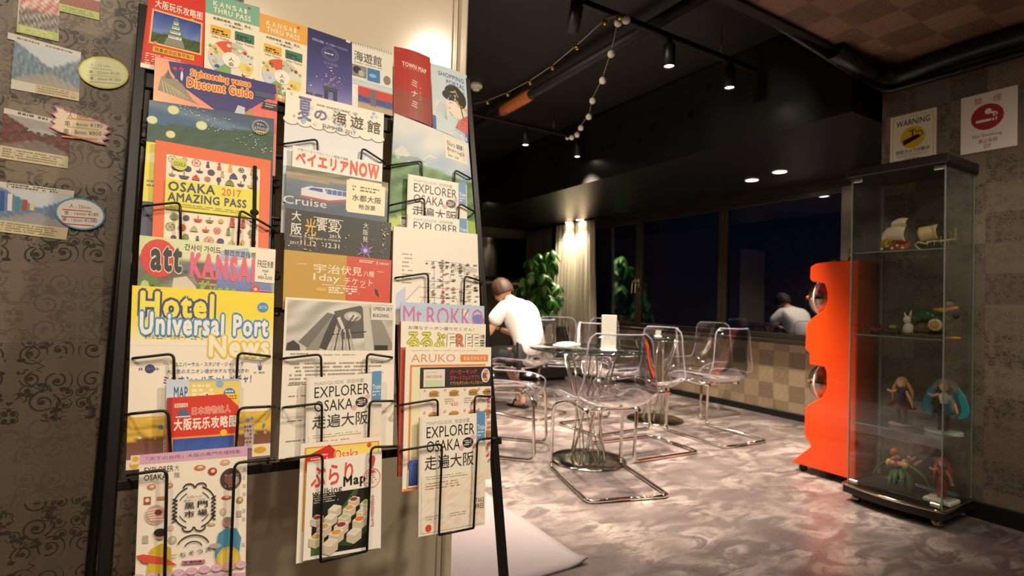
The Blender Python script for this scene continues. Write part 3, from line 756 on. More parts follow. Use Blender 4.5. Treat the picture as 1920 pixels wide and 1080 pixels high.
for x, y in ((ax0-.001, ay0), (ax0-.001, ay1), (ax1-.003, ay0), (ax1-.003, ay1-.002)):
    MB().box(x, y-.002, CZ0, x+.006, y+.003, CZ1).build('glass_edge', GEDGE, e)
for y0 in (ay0+.004, ay1-.05):
    for z in (CZ1-.026, CZ0+.004):
        MB().box(ax0-.004, y0, z, ax0+.012, y0+.044, z+.022, bev=.003).build('hinge', M('satin_nickel', 'c9c4b8', .3, .9), e)
def shz(u, v): return at(u, v, 'X', CX0+.17).z
SH = [at(1700, 473, 'X', CX0+.15).z, at(1700, 630, 'X', CX0+.15).z, at(1700, 800, 'X', CX0+.15).z]
for z in SH:
    MB().box(ax0+.012, ay0+.006, z-.006, ax1-.006, ay1-.006, z, bev=.0015).build('glass_shelf', clear('shelf_glass', (.88, .92, .90), 1., .03, .4, .07), e)
    MB().box(ax0+.0115, ay0+.006, z-.0055, ax0+.0122, ay1-.006, z-.0005).build('shelf_edge', GEDGE, e)
    for x in (ax0+.03, ax1-.03):
        for y in (ay0+.008, ay1-.008): MB().tube([(x, y-.004, z-.009), (x, y+.004, z-.009)], .003, 6).build('shelf_pin', CHROME2, e)

# ---- contents. toy ships on the top shelf
def pm(n, c, **k): return M(n, c, k.pop('rough', .45), **k)
SAIL = pm('cream_sail', 'e3d3b4'); HULLO = pm('orange_brown_hull', 'a3622c'); HULLG = pm('olive_hull', '5b4d30'); RED = pm('toy_red', 'a02c22'); GOLD = pm('toy_gold', 'e0b63a', rough=.25, metal=.6); BONE = pm('bone_white', 'ded5c2'); DK = pm('toy_black', '221d1b')
z = SH[0]; XM = CX0+.16
def hull(b, L, W, H, mi):
    def fn(u, v):
        y = (u-.5)*L; k = max(.05, 1-abs(2*u-1)**2.6); a = (v-.5)*math.pi
        return (math.sin(a)*W/2*k, y, H*(1-math.cos(a))*(.0)+(-math.cos(a))*H*(.6+.4*k)+H+.25*H*abs(2*u-1)**2)
    b.grid(fn, 16, 10, mi=mi); b.grid(lambda u, v: ((v-.5)*W*max(.05, 1-abs(2*u-1)**2.6), (u-.5)*L, H+.22*H*abs(2*u-1)**2-.002), 16, 2, mi=mi)
def sail(b, y, z0, w0, w1, h, belly, mi, tilt=0):
    b.grid(lambda u, v: (-.01+(v-.5)*.07, y+(u-.5)*(w0+(w1-w0)*v)+tilt*v+belly*math.sin(math.pi*v)*.6, z0+h*v), 8, 8, mi=mi)
def ypos(u): return at(u, 470, 'X', XM).y
e = empty('toy_ship', (XM, ypos(1682), z+.001), 0, 'toy sailing ship with cream sails, round orange-brown hull and gold figurehead', 'toy ship')
b = MB(); hull(b, .125, .075, .042, 0); o = b.build('hull', HULLO, e); modifier(o, 'SOLIDIFY', thickness=.002)
b = MB()
def bil(y0, z0, w_, h_, lean):
    b.grid(lambda u, v: (-.02-.025*math.sin(math.pi*v), y0+(u-.5)*w_*(1-.22*v)+lean*v, z0+h_*v+.006*math.sin(math.pi*u)), 8, 8)
bil(.008, .052, .115, .085, -.012); bil(-.018, .135, .075, .042, -.012)
o = b.build('sails', SAIL, e); modifier(o, 'SOLIDIFY', thickness=.002)
MB().tube([(0, 0, .03), (0, -.018, .19)], .003, 6).tube([(0, -.03, .03), (0, -.035, .10)], .0025, 6).build('mast', HULLG, e)
b = MB()
for k in range(9): a = k*2*math.pi/9; b.sph((-.045, .035+.022*math.cos(a), .052+.018*math.sin(a)), .007, 8)
b.sph((-.045, .035, .052), .014, 10); b.build('figurehead', GOLD, e)
b = MB()
for k in range(5): b.sph((-.04, .058-.025*k, .022+.012*(k % 2)), .008, 8)
b.build('hull_buttons', BONE, e)
MB().box(-.037, -.05, .045, .037, -.01, .058, bev=.003).box(-.037, -.03, .03, -.034, 0, .05).build('cabin', RED, e)
e = empty('toy_ship', (XM, ypos(1757), z+.001), 0, 'toy sailing ship with olive hull, one cream sail and black-and-yellow striped rear sail', 'toy ship')
b = MB(); hull(b, .165, .06, .030, 0); o = b.build('hull', HULLG, e); modifier(o, 'SOLIDIFY', thickness=.002)
b = MB(); b.grid(lambda u, v: (-.02-.03*math.sin(math.pi*v), .022+(u-.5)*.075*(1+.12*v)+.014*(1-2*v)*0+.01*v, .045+.078*v+.010*(1-u)), 8, 8); o = b.build('main_sail', pm('peach_sail', 'd9bb8c'), e); modifier(o, 'SOLIDIFY', thickness=.002)
for k in range(7):
    y0 = -.022-.010*k; h0 = .020+.0058*k
    MB().box(-.03, y0-.009, .042, -.028, y0-.0005, .05+h0).build('sail_stripe', pm('stripe_yellow', '9b8a3c') if k % 2 == 0 else DK, e)
b = MB().tube([(-.033, .085, .03), (-.033, .07, .048), (-.034, .04, .036), (-.034, .01, .047), (-.034, -.02, .045), (-.034, -.085, .05)], .004, 6)
b.tube([(-.03, .085, .03), (-.03, .06, .005)], .003, 6)
for k in range(4): b.tube([(-.034, .03-.03*k, .025), (-.034, .03-.03*k, .05)], .0018, 5)
b.build('railing', BONE, e)
MB().tube([(0, .02, .02), (0, .02, .135)], .003, 6).tube([(0, -.055, .02), (0, -.055, .12)], .0025, 6).build('mast', HULLG, e)
# middle shelf: small rocky scenes
z = SH[1]
GRN = pm('moss_green', '2f5a36', rough=.25); OLV = pm('olive_brown', '5e4f35'); YEL = pm('toy_yellow', 'd6a032'); GREY = pm('toy_grey', '8b857b')
def yp(u, v=600): return at(u, v, 'X', XM).y
def blob(b, c, r, sc=(1, 1, 1), mi=0, n=12): b.sph(c, r, n, mi, sc)
e = empty('toy_diorama', (XM, yp(1748), z+.001), 0, 'toy display scene, green rounded creature on an olive rock with a round yellow dial', 'toy figure')
b = MB(); rq = random.Random(3)
for k in range(10): blob(b, (rq.uniform(-.03, .03), rq.uniform(-.045, .045), .02+rq.uniform(0, .02)), rq.uniform(.018, .03))
b.box(-.05, -.06, 0, .05, .06, .014, bev=.004); b.build('rock_base', OLV, e)
b = MB()
for k in range(7): blob(b, (-.015, .04-.015*k, .075+.010*math.sin(k)), .022, (1, 1, .9))
b.build('creature_body', GRN, e)
MB().lathe([(.001, 0), (.022, 0), (.022, .005), (.001, .006)], 20, mat=Matrix.Translation((-.058, -.032, .05)) @ Matrix.Rotation(R(-90), 4, 'Y')).build('round_dial', BONE, e)
MB().lathe([(.001, 0), (.015, 0), (.015, .003), (.001, .003)], 20, mat=Matrix.Translation((-.065, -.032, .05)) @ Matrix.Rotation(R(-90), 4, 'Y')).build('dial_centre', YEL, e)
e = empty('toy_figure', (XM-.01, yp(1782), z+.001), 0, 'toy figure in black and yellow riding above a clear grey stand', 'toy figure')
MB().lathe([(.001, 0), (.035, 0), (.035, .008), (.001, .008)], 20).build('stand', YEL, e)
MB().tube([(0, 0, .008), (0, .005, .07)], .012, 8).build('support', GREY, e)
b = MB(); blob(b, (0, 0, .095), .022, (1, .8, 1.3)); blob(b, (0, .022, .088), .012); blob(b, (0, -.02, .09), .012); b.build('body', DK, e)
b = MB(); b.tube([(-.01, .05, .115), (-.01, .01, .112), (-.01, -.03, .125)], [.005, .012, .004], 8); b.build('yellow_arms', YEL, e)
b = MB(); blob(b, (0, -.002, .142), .013); b.build('head', pm('toy_skin', 'd9a982'), e); b = MB(); blob(b, (.003, -.002, .148), .0145, (1, 1, .8)); b.build('hair', DK, e)
e = empty('toy_figure', (XM-.01, yp(1706), z+.001), 0, 'small white and grey toy creature with pointed ear beside the rocky scene', 'toy figure')
b = MB(); blob(b, (0, 0, .03), .022, (1, 1, 1.3)); blob(b, (-.005, .002, .068), .017); b.tube([(0, -.005, .08), (0, -.008, .11)], [.007, .001], 6); b.tube([(0, .01, .078), (.0, .018, .10)], [.006, .001], 6); b.build('body', pm('toy_cream', 'd8cdbb'), e)
MB().lathe([(.001, 0), (.03, 0), (.028, .008), (.001, .01)], 16).build('stand', GRN, e)
for u, c, l in ((1645, '6a2c24', 'dark red toy carriage at the left end of the middle shelf'), (1675, '57302a', 'small brown and green toy carriage, second from left on the middle shelf')):
    e = empty('toy_vehicle', (XM, yp(u), z+.001), 0, l, 'toy car')
    MB().box(-.022, -.028, .010, .022, .028, .034, bev=.005).build('body', pm('toy_body_'+c, c), e)
    MB().box(-.018, -.015, .034, .018, .018, .052, bev=.006).build('cabin', pm('toy_dark', '3a2a22') if u == 1645 else pm('toy_lime', '86a03c'), e)
    for x in (-.022, .022):
        for y in (-.018, .018): MB().lathe([(.001, -.004), (.010, -.004), (.010, .004), (.001, .004)], 12, mat=Matrix.Translation((x, y, .010)) @ Matrix.Rotation(R(90), 4, 'Y')).build('wheel', DK, e)

def doll(name, x, y, z, label, hair, top, skirt, legs, sc=1., stand=None, standr=.04, hairlen=.08, arms=1., skirtw=.045, sole=0.):
    """a plain generic doll: stand, legs, skirt, torso, arms, head and hair"""
    e = empty(name, (x, y, z), 0, label, 'figurine'); k = sc
    skin = pm('doll_skin', 'e0b08c')
    z0 = 0
    if stand:
        MB().lathe([(.001, 0), (standr, 0), (standr, .006), (standr*.92, .010), (.001, .010)], 24).build('stand', stand, e); z0 = .010
    b = MB()
    for s in (-1, 1): b.tube([(0, .010*s*k, z0), (0, .012*s*k, z0+.035*k), (0, .010*s*k, z0+.075*k)], [.005*k, .007*k, .010*k], 8); b.sph((-.006*k, .010*s*k, z0+.005*k), .008*k, 8, sc=(1.4, .8, .7))
    b.build('legs', legs, e)
    MB().lathe([(skirtw*k, z0+.062*k), (skirtw*.75*k, z0+.078*k), (.012*k, z0+.098*k), (.001, z0+.1*k)], 16).build('skirt', skirt, e)
    MB().lathe([(.011*k, z0+.095*k), (.016*k, z0+.115*k), (.018*k, z0+.128*k), (.007*k, z0+.138*k), (.006*k, z0+.146*k)], 14).build('torso', top, e)
    b = MB()
    for s in (-1, 1): b.tube([(0, .016*s*k, z0+.13*k), (-.006*k, .034*s*k, z0+(.112+.01*s*arms)*k), (-.014*k, .046*s*k*abs(arms), z0+(.10+.03*s*arms)*k)], [.006*k, .005*k, .004*k], 7)
    b.build('arms', skin, e)
    b = MB().sph((0, 0, z0+.162*k), .018*k, 14, sc=(.95, .92, 1.1)); b.build('head', skin, e)
    b = MB().sph((.004*k, 0, z0+.168*k), .0205*k, 14, sc=(.95, 1, 1.0))
    for s in (-1, 1): b.tube([(.006*k, .016*s*k, z0+.168*k), (.01*k, .032*s*k, z0+(.165-hairlen*.4)*k), (.008*k, .036*s*k, z0+(.165-hairlen)*k)], [.007*k, .008*k, .002*k], 7)
    b.build('hair', hair, e); return e
z = SH[2]
BLOND = pm('blond_hair', 'cf9c58'); TEAL = pm('teal_hair', '6fb0b4'); WHT = pm('doll_white', 'ddd8cd'); BRN = pm('dark_red_dress', '4f231e'); REDH = pm('orange_red_hair', 'c8532a')
doll('doll_figurine', XM+.0, at(1690, 760, 'X', XM).y, z+.001, 'doll figurine with blond hair and dark red skirt on clear stand, second shelf from bottom', BLOND, pm('doll_blue', '3c3b56'), BRN, pm('doll_leg', '7a655a'), 1.0, pm('taupe_stand', '8b7b70'), .042, skirtw=.05)
e = doll('doll_figurine', XM, at(1770, 770, 'X', XM).y, z+.012, 'doll figurine with pale top and black skirt inside a teal arch', pm('doll_brown_hair', 'a08a68'), WHT, DK, DK, 1.05, None, .05, .03, skirtw=.033)
sb = MB(); sb.prism([(.045*math.cos(a), .062*math.sin(a)) for a in np.linspace(0, 6.283, 25)[:-1]], -.011, .0, lambda a, b, z_: (a, b, z_)); sb.build('stand', pm('pale_mint_stand', 'b9cfc4', rough=.2), e)
TEALA = pm('teal_arch', '3d9aa8', rough=.2, trans=.2)
for s in (-1, 1):
    pts = [(.012, .0, .205), (.012, .03*s, .187), (.012, .062*s, .140), (.010, .078*s, .090), (.008, .070*s, .060), (.006, .042*s, .048)]
    b = MB(); pv = [Vector(q) for q in pts]; wd = [.004, .013, .018, .020, .016, .003]
    def fn(u, v, pv=pv, wd=wd):
        t = v*(len(pv)-1); i = min(int(t), len(pv)-2); f = t-i; p = pv[i].lerp(pv[i+1], f); w_ = wd[i]*(1-f)+wd[i+1]*f
        c = (Vector((.01, 0, .11))-p); c.x = 0; c.normalize(); return p+c*w_*u*1.6
    b.grid(fn, 4, 20); o = b.build('arch_wing', TEALA, e); modifier(o, 'SOLIDIFY', thickness=.004)
z = CZ0
# bottom: flower-like figure with green leaves, red figure on a white block, slate-blue slab
e = empty('flower_figurine', (XM, at(1690, 905, 'X', XM).y, z), 0, 'figurine with pink blossoms and two long drooping green leaves at the cabinet bottom', 'figurine')
LG = pm('sage_leaf', '5f8a58'); PK = pm('pink_petal', 'dba49a'); OR_ = pm('orange_petal', 'd0703c')
b = MB(); rq = random.Random(5)
for k in range(9): a = k*.7; b.tube([(0, 0, .085), (.02*math.cos(a), .03*math.sin(a), .06), (.03*math.cos(a), .042*math.sin(a), .001+.01*(k % 3))], [.008, .010, .004], 7)
b.build('stalks', LG, e)
for s in (-1, 1):
    def lf(u, v, s=s): return (-.01+(u-.5)*.03*math.sin(math.pi*min(1, v+.05)), s*(.012+.085*v), .092+.012*math.sin(math.pi*v*.8)-.070*v*v+.010*abs(u-.5))
    o = MB().grid(lf, 4, 12).build('long_leaf', LG, e); modifier(o, 'SOLIDIFY', thickness=.003)
b = MB()
for k in range(16): b.sph((rq.uniform(-.03, .02), rq.uniform(-.042, .035), .105+rq.uniform(-.012, .018)), rq.uniform(.006, .012), 8, mi=rq.choice((0, 0, 1, 2)))
b.tube([(-.01, -.03, .11), (-.01, -.05, .14)], [.006, .003], 6).tube([(-.01, -.045, .105), (-.01, -.07, .13)], [.006, .003], 6).sph((0, .025, .135), .014, 10, mi=1)
b.build('blossoms', [PK, OR_, pm('yellow_petal', 'd8bd62')], e)
e = doll('red_figurine', XM-.02, at(1775, 930, 'X', XM).y, z+.016, 'slim red figurine with orange-red hair on a white block at the cabinet bottom', REDH, pm('doll_red', 'b02a22'), pm('doll_red_skirt', '9c2320'), pm('doll_red_legs', 'b82c26'), .82, None, hairlen=.10, skirtw=.02)
MB().box(-.05, -.045, -.016, .04, .045, 0, bev=.004).build('stand', WHT, e)
o = MB().box(-.03, -.065, 0, .03, .065, .03, bev=.008).build('slate_block', pm('slate_blue', '6d7c8e'), None, (XM+.085, CY0+.085, z)); tag(o, 'slate blue block behind the red figurine', 'display block')

# bring the figures to their real sizes on their shelves
for o_ in bpy.data.objects:
    k = {'toy_diorama': 1.35, 'doll_figurine': 1.3, 'flower_figurine': 1.4, 'red_figurine': 1.3, 'toy_figure': 1.25}.get(o_.name.split('.')[0])
    if k: o_.scale = (k if 'doll' not in o_.name and 'red' not in o_.name else k, k, k)
    if o_.name.startswith('red_figurine'): o_.location.z += .006; o_.location.y += .012
    if o_.name == 'doll_figurine.001': o_.location.z += .004; o_.location.y += .0

# ================================================================== signs on the right wall
XSG = XS-.004
def on_wall(tl, tr, br, bl, **k): 
    q = [at(*p_, 'X', XSG) for p_ in (tl, tr, br, bl)]
    # square them up: the sign is a true rectangle on the wall
    y0 = (q[0].y+q[3].y)/2; y1 = (q[1].y+q[2].y)/2; z1 = (q[0].z+q[1].z)/2; z0 = (q[2].z+q[3].z)/2
    return Sheet((XSG, y0, z1), (XSG, y1, z1), (XSG, y1, z0), (XSG, y0, z0), (-1, 0, 0), th=.001, **k)
s = on_wall((1670, 222), (1757, 200), (1755, 308), (1668, 330), base='e9e0c8')
s.rect(.06, .05, .94, .06, 'd9b93a').rect(.06, .95, .94, .96, 'd9b93a').rect(.055, .05, .07, .96, 'd9b93a').rect(.93, .05, .945, .96, 'd9b93a')
s.text('WARNING', .14, .10, .86, .20, '1c1714', .03)
s.ell(.5, .42, .27, None, 'e0b21e')
s.poly([(.32, .45), (.62, .38), (.67, .44), (.36, .53)], '1c1714').poly([(.28, .47), (.32, .45), (.36, .53), (.31, .55)], '1c1714').line([(.50, .41), (.50, .32)], .03, '1c1714').line([(.42, .315), (.56, .30)], .03, '1c1714').line([(.55, .34), (.68, .34), (.72, .40), (.64, .42)], .02, '1c1714')
s.text('防犯カメラ作動中', .14, .62, .86, .69, '1c1714', .02).text('Security Cameras In Use', .16, .71, .84, .745, '4a4038').text('监控摄像', .32, .77, .66, .83, '8a8074').text('CCTV 작동중', .28, .86, .70, .92, '9a9084')
s.build('warning_sign', 'white poster headed WARNING with a yellow disc and camera drawing', 'sign')
s = on_wall((1801, 187), (1908, 157), (1908, 270), (1802, 293), base='efe6dc')
s.text('禁', .24, .07, .39, .19, 'a8303a', .0).text('煙', .58, .07, .73, .19, 'a8303a', .0)
s.ell(.48, .42, .295, None, 'a5262a')
s.rect(.28, .46, .55, .50, 'efe6dc').rect(.57, .46, .61, .50, 'efe6dc').rect(.63, .44, .655, .50, 'efe6dc')
s.line([(.60, .43), (.60, .38), (.52, .35)], .03, 'efe6dc').ell(.50, .33, .06, .05, 'efe6dc').line([(.65, .42), (.65, .37), (.57, .35)], .025, 'efe6dc')
s.text('No Smoking', .22, .70, .74, .77, '8a2a30', .01).text('禁止吸烟', .33, .79, .66, .86, 'a85a5c', .02).text('금연', .42, .88, .55, .95, '8a3a40', .02)
s.build('no_smoking_sign', 'white poster with a red disc, cigarette drawing and the words No Smoking', 'sign')
# ================================================================== the person in the clear chair
def skin_mesh(name, verts, edges, radii, root, mat, parent, sub=2):
    me = bpy.data.meshes.new(name); me.from_pydata([tuple(v) for v in verts], edges, []); me.materials.append(mat)
    o = bpy.data.objects.new(name, me); COL.objects.link(o); o.parent = parent
    m = o.modifiers.new('skin', 'SKIN'); m.use_smooth_shade = True
    if not me.skin_vertices: 
        bpy.context.view_layer.objects.active = o
    for i, r in enumerate(radii):
        me.skin_vertices[0].data[i].radius = r if isinstance(r, tuple) else (r, r); me.skin_vertices[0].data[i].use_root = (i == root)
    s = o.modifiers.new('sub', 'SUBSURF'); s.levels = sub; s.render_levels = sub
    return o
def chain_sk(lists, name, mat, parent, root=0, sub=2):
    V, E, Rr, ix = [], [], [], {}
    for ch in lists:
        prev = None
        for p, r in ch:
            k = tuple(round(q, 4) for q in p)
            if k not in ix: ix[k] = len(V); V.append(p); Rr.append(r)
            if prev is not None and prev != ix[k]: E.append((prev, ix[k]))
            prev = ix[k]
    return skin_mesh(name, V, E, Rr, root, mat, parent, sub)
SKIN = M('skin', 'cfa084', .5); HAIRM = M('brown_hair', '3c281b', .6, bump=.6, bscale=300); SHIRT = M('white_cotton', 'f2ece4', .85, bump=.25, bscale=14); SHORTS = M('dark_cotton', '2c2c30', .85)
pe = empty('person', (2.67, 4.13, 0), math.atan2(.95, -.31), 'person with short brown hair, white t-shirt and dark shorts, bent forward on a clear chair', 'person')
PELV = (-.03, 0, .545)
sp_ = [(PELV, (.15, .125)), ((-.015, 0, .66), (.145, .11)), ((.03, 0, .78), (.15, .115)), ((.11, 0, .90), (.16, .12)), ((.19, 0, .985), (.12, .09)), ((.245, 0, 1.035), .055), ((.29, 0, 1.075), .05)]
legs = []; arms = []
for s in (-1, 1):
    legs.append([(PELV, (.15, .125)), ((.04, .10*s, .525), .085), ((.22, .14*s, .525), .075), ((.41, .17*s, .515), .055), ((.37, .165*s, .38), .052), ((.27+.06*s, .15*s, .17), .038), ((.24+.08*s, .15*s, .065), .032), ((.30+.08*s, .155*s, .035), .034), ((.38+.08*s, .16*s, .024), .022)])
    arms.append([((.11, 0, .90), (.16, .12)), ((.17, .15*s, .945), .062), ((.21, .20*s, .87), .050), ((.27, .235*s, .73), .038), ((.36, .20*s, .70), .034), ((.46, .12*s, .74), .024)])
body = chain_sk([sp_]+legs+arms, 'body', SKIN, pe)
# hands: palm, four fingers and a thumb each, lightly curled
for s in (-1, 1):
    o0 = Vector((.46, .12*s, .74)); f = Vector((.8, -.45*s, .30)).normalized(); up = Vector((0, 0, 1)); sd = f.cross(up).normalized()
    ch = [[(tuple(o0), .024), (tuple(o0+f*.04), (.036, .016)), (tuple(o0+f*.08), (.038, .014))]]
    for k, L in enumerate((.062, .072, .068, .052)):
        b0 = o0+f*.08+sd*(.030-.020*k)
        ch.append([(tuple(o0+f*.08), (.038, .014)), (tuple(b0+f*.012), .009), (tuple(b0+f*(L*.55)-up*.008), .0085), (tuple(b0+f*(L*.9)-up*.03), .0075)])
    ch.append([(tuple(o0+f*.04), (.036, .016)), (tuple(o0+f*.05+sd*.035), .011), (tuple(o0+f*.08+sd*.05-up*.012), .009)])
    chain_sk(ch, 'hand', SKIN, pe)
# head with face, bent forward
hm = Matrix.Translation((.335, 0, 1.115)) @ Matrix.Rotation(R(38), 4, 'Y')
def headf(u, v):
    a = u*2*math.pi; t = v*math.pi; x = math.sin(t)*math.cos(a); y = math.sin(t)*math.sin(a); z = math.cos(t)
    X = x*.098; Y = y*.075; Z = z*.115
    if z < 0: X = X*(1-.18*-z)+(.018*-z if x > -.3 else .0); Y *= 1-.30*(-z)
    if x > .6: X += .020*math.exp(-((y/.16)**2))*math.exp(-(((z+.12)/.17)**2))*1.1      # nose
    if x > .5: X -= .008*math.exp(-(((abs(y)-.42)/.16)**2))*math.exp(-(((z-.02)/.12)**2))  # eye sockets
    if x > .5: X += .006*math.exp(-((y/.3)**2))*math.exp(-(((z+.48)/.08)**2))
    return hm @ Vector((X, Y, Z))
MB().grid(headf, 32, 24).build('head', SKIN, pe)
b = MB()
for s in (-1, 1): b.sph(hm @ Vector((.076, .031*s, .002)), .011, 10)
b.build('eyes', M('eye', 'e8e2dc', .2), pe)
b = MB()
for s in (-1, 1): b.sph(hm @ Vector((.0855, .031*s, .002)), .005, 8)
b.build('pupils', M('pupil', '2a1c14', .2), pe)
MB().tube([hm @ Vector((.082, .022, -.055)), hm @ Vector((.090, 0, -.053)), hm @ Vector((.082, -.022, -.055))], [.002, .005, .002], 8).build('mouth', M('lips', 'a85e50', .5), pe)
b = MB()
for s in (-1, 1): b.sph(hm @ Vector((-.008, .077*s, -.008)), .022, 12, sc=(.75, .38, 1.25))
b.build('ears', SKIN, pe)
def hairf(u, v):
    a = u*2*math.pi; front = max(0, math.cos(a)); tmax = 2.15-1.2*front**1.5-.12*abs(math.sin(a))**8; t = v*tmax
    k = 1.10+.035*math.sin(a*13+v*9)*math.sin(v*7)
    x = math.sin(t)*math.cos(a); y = math.sin(t)*math.sin(a); z = math.cos(t)
    return hm @ Vector((x*.098*k, y*.077*k, z*.115*k+.002))
o = MB().grid(hairf, 48, 16).build('hair', HAIRM, pe); modifier(o, 'SOLIDIFY', thickness=.008)
# clothes
sh = [[((-.035, 0, .52), (.178, .145)), ((-.02, 0, .66), (.175, .137)), ((.03, 0, .78), (.180, .14)), ((.11, 0, .90), (.185, .145)), ((.185, 0, .98), (.13, .10)), ((.225, 0, 1.015), (.075, .07))]]
for s in (-1, 1): sh.append([((.11, 0, .90), (.185, .145)), ((.17, .155*s, .945), .085), ((.21, .21*s, .875), .080), ((.235, .228*s, .80), .078)])
chain_sk(sh, 'tshirt', SHIRT, pe)
st = []
for s in (-1, 1): st.append([((-.03, 0, .53), (.165, .13)), ((.05, .105*s, .528), .098), ((.22, .14*s, .528), .090), ((.34, .16*s, .525), .084)])
chain_sk(st, 'shorts', SHORTS, pe)
for s in (-1, 1):
    c = Vector((.30+.08*s, .155*s, 0)); MB().prism([(-.10, -.035), (-.05, -.04), (.08, -.045), (.14, -.02), (.14, .02), (.08, .045), (-.05, .04), (-.10, .035)], .002, .016, lambda a, b_, z_: (c.x+a, c.y+b_, z_)).tube([c+Vector((.04, -.045, .014)), c+Vector((.05, 0, .072)), c+Vector((.04, .045, .014))], .009, 8).build('sandal', BLKP, pe)
# ================================================================== brochure rack
TL_ = Vector((0, .245, .9695)).normalized(); NR = Vector((0, -.9695, .245)).normalized()   # rack leans back; NR is its face direction
RP0 = Vector((0, 1.15, 1.04))
def rk(u, v, n): return at(u, v, tuple(RP0+NR*n), tuple(NR))
e = rack = empty('brochure_rack', (.2, 1.0, 0), 0, 'black steel brochure rack leaning back, full of leaflets and magazines in three columns', 'rack')
RO = Vector(e.location)
def bar(name, p, q, wd, dp, mat=BLACK, parent=rack):
    """flat steel bar between two points lying in the rack's plane"""
    p, q = Vector(p)-RO, Vector(q)-RO; t = (q-p).normalized(); s = t.cross(NR).normalized()*wd/2; n = NR*dp/2
    MBx = MB(); MBx.add([p-s-n, p+s-n, p+s+n, p-s+n, q-s-n, q+s-n, q+s+n, q-s+n], [(0, 3, 2, 1), (4, 5, 6, 7), (0, 1, 5, 4), (1, 2, 6, 5), (2, 3, 7, 6), (3, 0, 4, 7)])
    o = MBx.build(name, mat, parent); modifier(o, 'BEVEL', width=.002, segments=2); return o
def floorpt(p, q):
    p, q = Vector(p), Vector(q); d = q-p; return p+d*((0.0-p.z)/d.z)
LT, LB = rk(271, 14, 0), rk(197, 1060, 0); RT, RB = rk(874, 150, 0), rk(944, 1075, 0)
bar('left_leg', LT, floorpt(LT, LB)+TL_*.012, .018, .02); bar('right_leg', RT, floorpt(RT, RB)+TL_*.012, .016, .02)
def cross(u0, v0, u1, v1, wd, dp=.012, n=-.004, nm='cross_bar'): return bar(nm, rk(u0, v0, n), rk(u1, v1, n), wd, dp)
cross(268, 146, 880, 262, .045, .010)
cross(208, 912, 938, 826, .016, .016)
cross(262, 268, 886, 330, .008); cross(258, 392, 892, 436, .007, nm='cross_bar'); cross(246, 575, 905, 590, .008)
for u, v0, u2, v1 in ((517, 190, 502, 872), (733, 215, 748, 838)):
    bar('upright_wire', rk(u, v0, -.002), rk(u2, v1, -.002), .005, .005)
for p, x in ((LT, 168), (RT, 975)):
    q = Vector((at(x, 560, 'Y', 1.325).x, 1.325, 0)); MB().tube([p-RO-NR*.01-TL_*.02, q-RO+Vector((0, 0, .005))], .009, 8).build('rear_leg', BLACK, rack)
def wire(pts, r=.0022):
    """pts: (u, v, n) along one bent pocket wire"""
    ps = [rk(*q)-RO for q in pts]
    MB().tube(ps, r, 8, round_=.010).build('pocket_wire', WIRE, rack)
def pocket(l, r, n, nb=None, back=.006):
    for side in (l, r):
        if not side: continue
        nb_ = n if nb is None else nb
        wire([(side[0][0], side[0][1], back)]+[(side[0][0]+(side[1][0]-side[0][0])*.12, side[0][1]+(side[1][1]-side[0][1])*.12-1, n)]+[(u, v, n) for u, v in side[1:]])
pocket([(262, 388), (338, 379), (339, 470)], [(516, 432), (450, 393), (445, 480)], .060)
pocket([(240, 674), (326, 663), (327, 790)], [(513, 670), (446, 661), (440, 790)], .094)
pocket([(236, 778), (315, 769), (322, 885)], [(515, 763), (447, 765), (440, 885)], .120)
pocket([(238, 892), (313, 880), (308, 1120)], [(516, 862), (440, 868), (430, 1120)], .146)
pocket([(524, 272), (595, 261), (597, 330)], [(722, 306), (679, 277), (674, 330)], .031)
pocket([(524, 674), (602, 664), (604, 760)], [(741, 672), (688, 663), (686, 760)], .088)
pocket([(524, 766), (604, 756), (602, 870)], [(742, 753), (693, 752), (689, 870)], .108)
pocket([(526, 864), (605, 851), (601, 1054)], [(752, 838), (696, 838), (688, 1033)], .134)
pocket([(724, 312), (791, 302), (792, 390)], [(885, 337), (853, 318), (851, 390)], .031)
pocket([(726, 387), (796, 371), (795, 460)], [(891, 399), (861, 381), (857, 460)], .048)
pocket([(734, 523), (803, 512), (803, 620)], [(905, 529), (871, 517), (868, 620)], .072)
pocket([(742, 762), (821, 748), (820, 860)], [(923, 745), (890, 742), (888, 860)], .110)
pocket([(744, 847), (829, 832), (823, 1003)], [(929, 822), (895, 824), (888, 990)], .130)
for u0, v0, u1, v1, n in ((601, 1054, 688, 1033, .128), (823, 1003, 888, 990, .124)):
    MB().tube([rk(u0, v0, n+.006)-RO, rk(u1, v1, n+.006)-RO], .0022, 8).build('pocket_floor', WIRE, rack)
# little return loops at the rails, row after row
for u, vs in ((514, (268, 348, 430, 515)), (521, (345, 430, 517, 585)), (271, (265,)), (733, (590, 668)), (744, (592,))):
    for v in vs:
        wire([(u-7, v-6, .004), (u+2, v-8, .016), (u+3, v+8, .016), (u-7, v+6, .004)], .0018)

